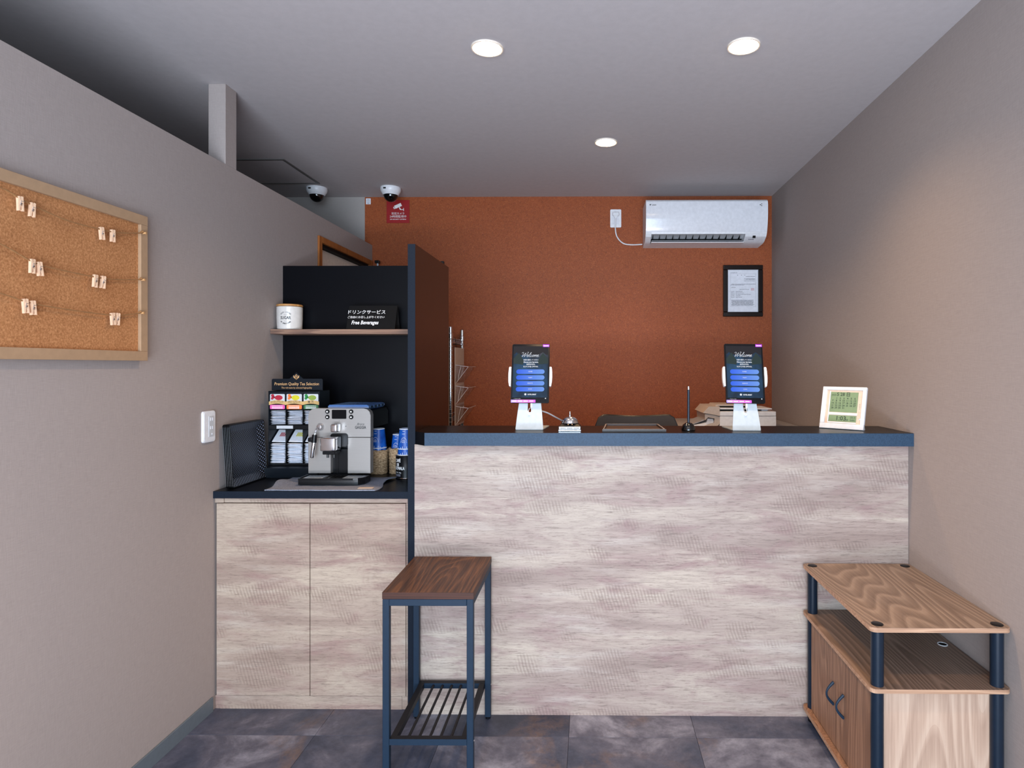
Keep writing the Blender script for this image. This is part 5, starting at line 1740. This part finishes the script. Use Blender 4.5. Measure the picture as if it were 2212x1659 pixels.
# ---------------------------------------------------------------- side table in front
tb = thing('side_table', 'tall narrow side table with dark walnut top and black steel frame tinted blue by daylight', 'table', (-0.5195, 2.145, 0), (0, 0, 0.004))
L = lambda nm, bm, mt, par=tb, sm=False: obj(nm, bm, mt, par, world=False, smooth=sm)
hw, hy = 0.1455, 0.1845
b = B(); box(b, -hw, hw, -hy, hy, 0.5845, 0.606, 0.0006); tt = L('tabletop', b, M['walnut'])
b = B()
box(b, -hw, hw, -hy - 0.0006, -hy, 0.5847, 0.6057); box(b, hw, hw + 0.0006, -hy, hy, 0.5847, 0.6057); box(b, -hw - 0.0006, -hw, -hy, hy, 0.5847, 0.6057)
L('edge_band', b, M['walnut_edge'], tt)
s_ = 0.0215
for sx in (-1, 1):
    for sy in (-1, 1):
        x0 = sx * hw if sx < 0 else hw - s_; y0 = -hy if sy < 0 else hy - s_
        b = B(); box(b, x0, x0 + s_, y0, y0 + s_, 0.009, 0.5838, 0.002, 2); lg = L('leg', b, M['daylit_steel'])
        b = B(); lathe(b, [(0.007, 0.0), (0.0098, 0.002), (0.0098, 0.0088)], (x0 + s_ / 2, y0 + s_ / 2, 0.0002), 16); L('foot', b, M['black_plastic'], lg, True)
for sy in (-1, 1):
    y0 = -hy if sy < 0 else hy - s_
    b = B(); box(b, -hw + s_ + 0.0002, hw - s_ - 0.0002, y0 + 0.0003, y0 + s_, 0.5625, 0.5838, 0.001); L('apron', b, M['daylit_steel'])
for sx in (-1, 1):
    x0 = -hw if sx < 0 else hw - s_
    b = B(); box(b, x0, x0 + s_, -hy + s_ + 0.0002, hy - s_ - 0.0002, 0.5625, 0.5838, 0.001); L('apron', b, M['daylit_steel'])
# lower rack of rods
xr = hw - s_ - 0.0004
b = B()
box(b, -xr, xr, -hy + 0.002, -hy + 0.0205, 0.1165, 0.136); L('rack_crossbar', b, M['daylit_steel'])
b = B(); box(b, -xr, xr, hy - 0.0205, hy - 0.002, 0.1165, 0.136); L('rack_crossbar', b, M['daylit_steel'])
b = B(); box(b, -xr + 0.0002, -xr + 0.0195, -hy + 0.0208, hy - 0.0208, 0.1165, 0.1362); L('rack_side_bar', b, M['dark_steel'])
b = B(); box(b, xr - 0.0195, xr - 0.0002, -hy + 0.0208, hy - 0.0208, 0.1165, 0.1362); L('rack_side_bar', b, M['dark_steel'])
b = B(); box(b, -xr, xr, -hy + 0.002, -hy + 0.0205, 0.1361, 0.1367); L('crossbar_top', b, M['dark_steel'])
b = B(); box(b, -xr, xr, hy - 0.0205, hy - 0.002, 0.1361, 0.1367); L('crossbar_top', b, M['dark_steel'])
for k in range(5):
    x = (k - 2) * 0.0345
    b = B(); tube(b, [(x, -hy + 0.0200, 0.1275), (x, hy - 0.0200, 0.1275)], 0.0045, 10); L('rod', b, M['dark_steel'], tb, True)
b = B()
for sx in (-1, 1):
    for sy in (-1, 1):
        q = B(); lathe(q, [(0.0, 0.0022), (0.0022, 0.0018), (0.003, 0.0)], (0, 0, 0), 10, cap=False)
        xform(q, Matrix.Translation((sx * (hw + 0.0001), sy * (hy - s_ / 2), 0.127)) @ Matrix.Rotation(sx * PI / 2, 4, 'Y'))
        me = bpy.data.meshes.new('t'); q.to_mesh(me); q.free(); b.from_mesh(me); bpy.data.meshes.remove(me)
L('screws', b, M['chrome'], tb, True)

# ---------------------------------------------------------------- wood cabinet with open shelf on the right
cab = thing('open_shelf_cabinet', 'light walnut cabinet with open shelf and round slate poles against right wall', 'cabinet', (1.0, 2.05, 0))
cx0, cx1, cy0, cy1 = 0.802, 1.202, 1.765, 2.338
def board(nm, z1, th, mat):
    b = B(); prism(b, rrect(cx0, cx1, cy0, cy1, 0.018, 5), 'z', z1 - th, z1)
    o = obj(nm, b, mat, cab)
    b = B(); P = rrect(cx0 - 0.0004, cx1 + 0.0004, cy0 - 0.0004, cy1 + 0.0004, 0.018, 5); Q = rrect(cx0, cx1, cy0, cy1, 0.018, 5)
    for i in range(len(P)):
        j = (i + 1) % len(P)
        prism(b, [P[i], P[j], Q[j], Q[i]], 'z', z1 - th + 0.0004, z1 - 0.0004)
    obj('edge_band', b, M['edge_oak'], o)
    return o
board('tabletop', 0.582, 0.0135, M['lightwalnut'])
mb = board('middle_shelf', 0.407, 0.0125, M['midwalnut'])
board('bottom_shelf', 0.053, 0.0145, M['door_walnut'])
for x in (cx0 + 0.029, cx1 - 0.027):
    for y in (cy0 + 0.027, cy1 - 0.027):
        for za, zb_, in ((0.4072, 0.5683), (0.0532, 0.3943), (0.012, 0.0383)):
            b = B(); tube(b, [(x, y, za), (x, y, zb_)], 0.0178, 28)
            obj('pole', b, M['pole'], cab, smooth=True)
        b = B(); lathe(b, [(0.0165, 0.0), (0.0165, 0.0015), (0.014, 0.0026), (0.0, 0.0030)], (x, y, 0.5822), 28); obj('pole_cap', b, M['black_plastic'], cab, smooth=True)
        b = B(); lathe(b, [(0.013, 0.0), (0.0165, 0.003), (0.0165, 0.0118)], (x, y, 0.0002), 20); obj('foot', b, M['black_plastic'], cab, smooth=True)
b = B(); box(b, cx0 + 0.052, cx1 - 0.019, cy0 + 0.036, cy0 + 0.048, 0.0534, 0.3942); obj('side_panel', b, M['pale_walnut'], cab)
b = B(); box(b, cx0 + 0.052, cx1 - 0.019, cy1 - 0.048, cy1 - 0.036, 0.0534, 0.3942); obj('side_panel', b, M['pale_walnut'], cab)
b = B(); box(b, cx1 - 0.018, cx1 - 0.010, cy0 + 0.05, cy1 - 0.05, 0.0534, 0.3942); obj('back_panel', b, M['door_walnut'], cab)
for k, (ya, yb_) in enumerate(((cy0 + 0.046, 2.0465), (2.0485, cy1 - 0.046))):
    b = B(); box(b, cx0 + 0.018, cx0 + 0.030, ya, yb_, 0.056, 0.3925, 0.0006)
    d_ = obj('door', b, M['door_walnut'], cab)
    yh = 2.0 if k == 0 else 2.082
    pts = [(cx0 + 0.0175 - 0.024 * math.sin(PI * i / 12), yh, 0.190 + 0.075 * i / 12) for i in range(13)]
    b = B(); tube(b, pts, [0.0042 + 0.0008 * math.cos(2 * PI * i / 12) for i in range(13)], 8)
    hn = obj('handle', b, M['daylit_steel'], d_, smooth=True); hn['label'] = 'arched handle tinted blue by daylight'
b = B(); lathe(b, [(0.013, 0.0), (0.0155, 0.0), (0.0155, 0.0016), (0.013, 0.0016), (0.013, 0.0)], (1.167, 2.052, 0.4072), 28, cap=False)
obj('cable_hole_rim', b, M['white_plastic'], mb, smooth=True)
b = B(); lathe(b, [(0.0, 0.0), (0.0128, 0.0), (0.0128, 0.0004), (0.0, 0.0004)], (1.167, 2.052, 0.4072), 24, cap=False)
obj('cable_hole', b, M['black_matte'], mb)
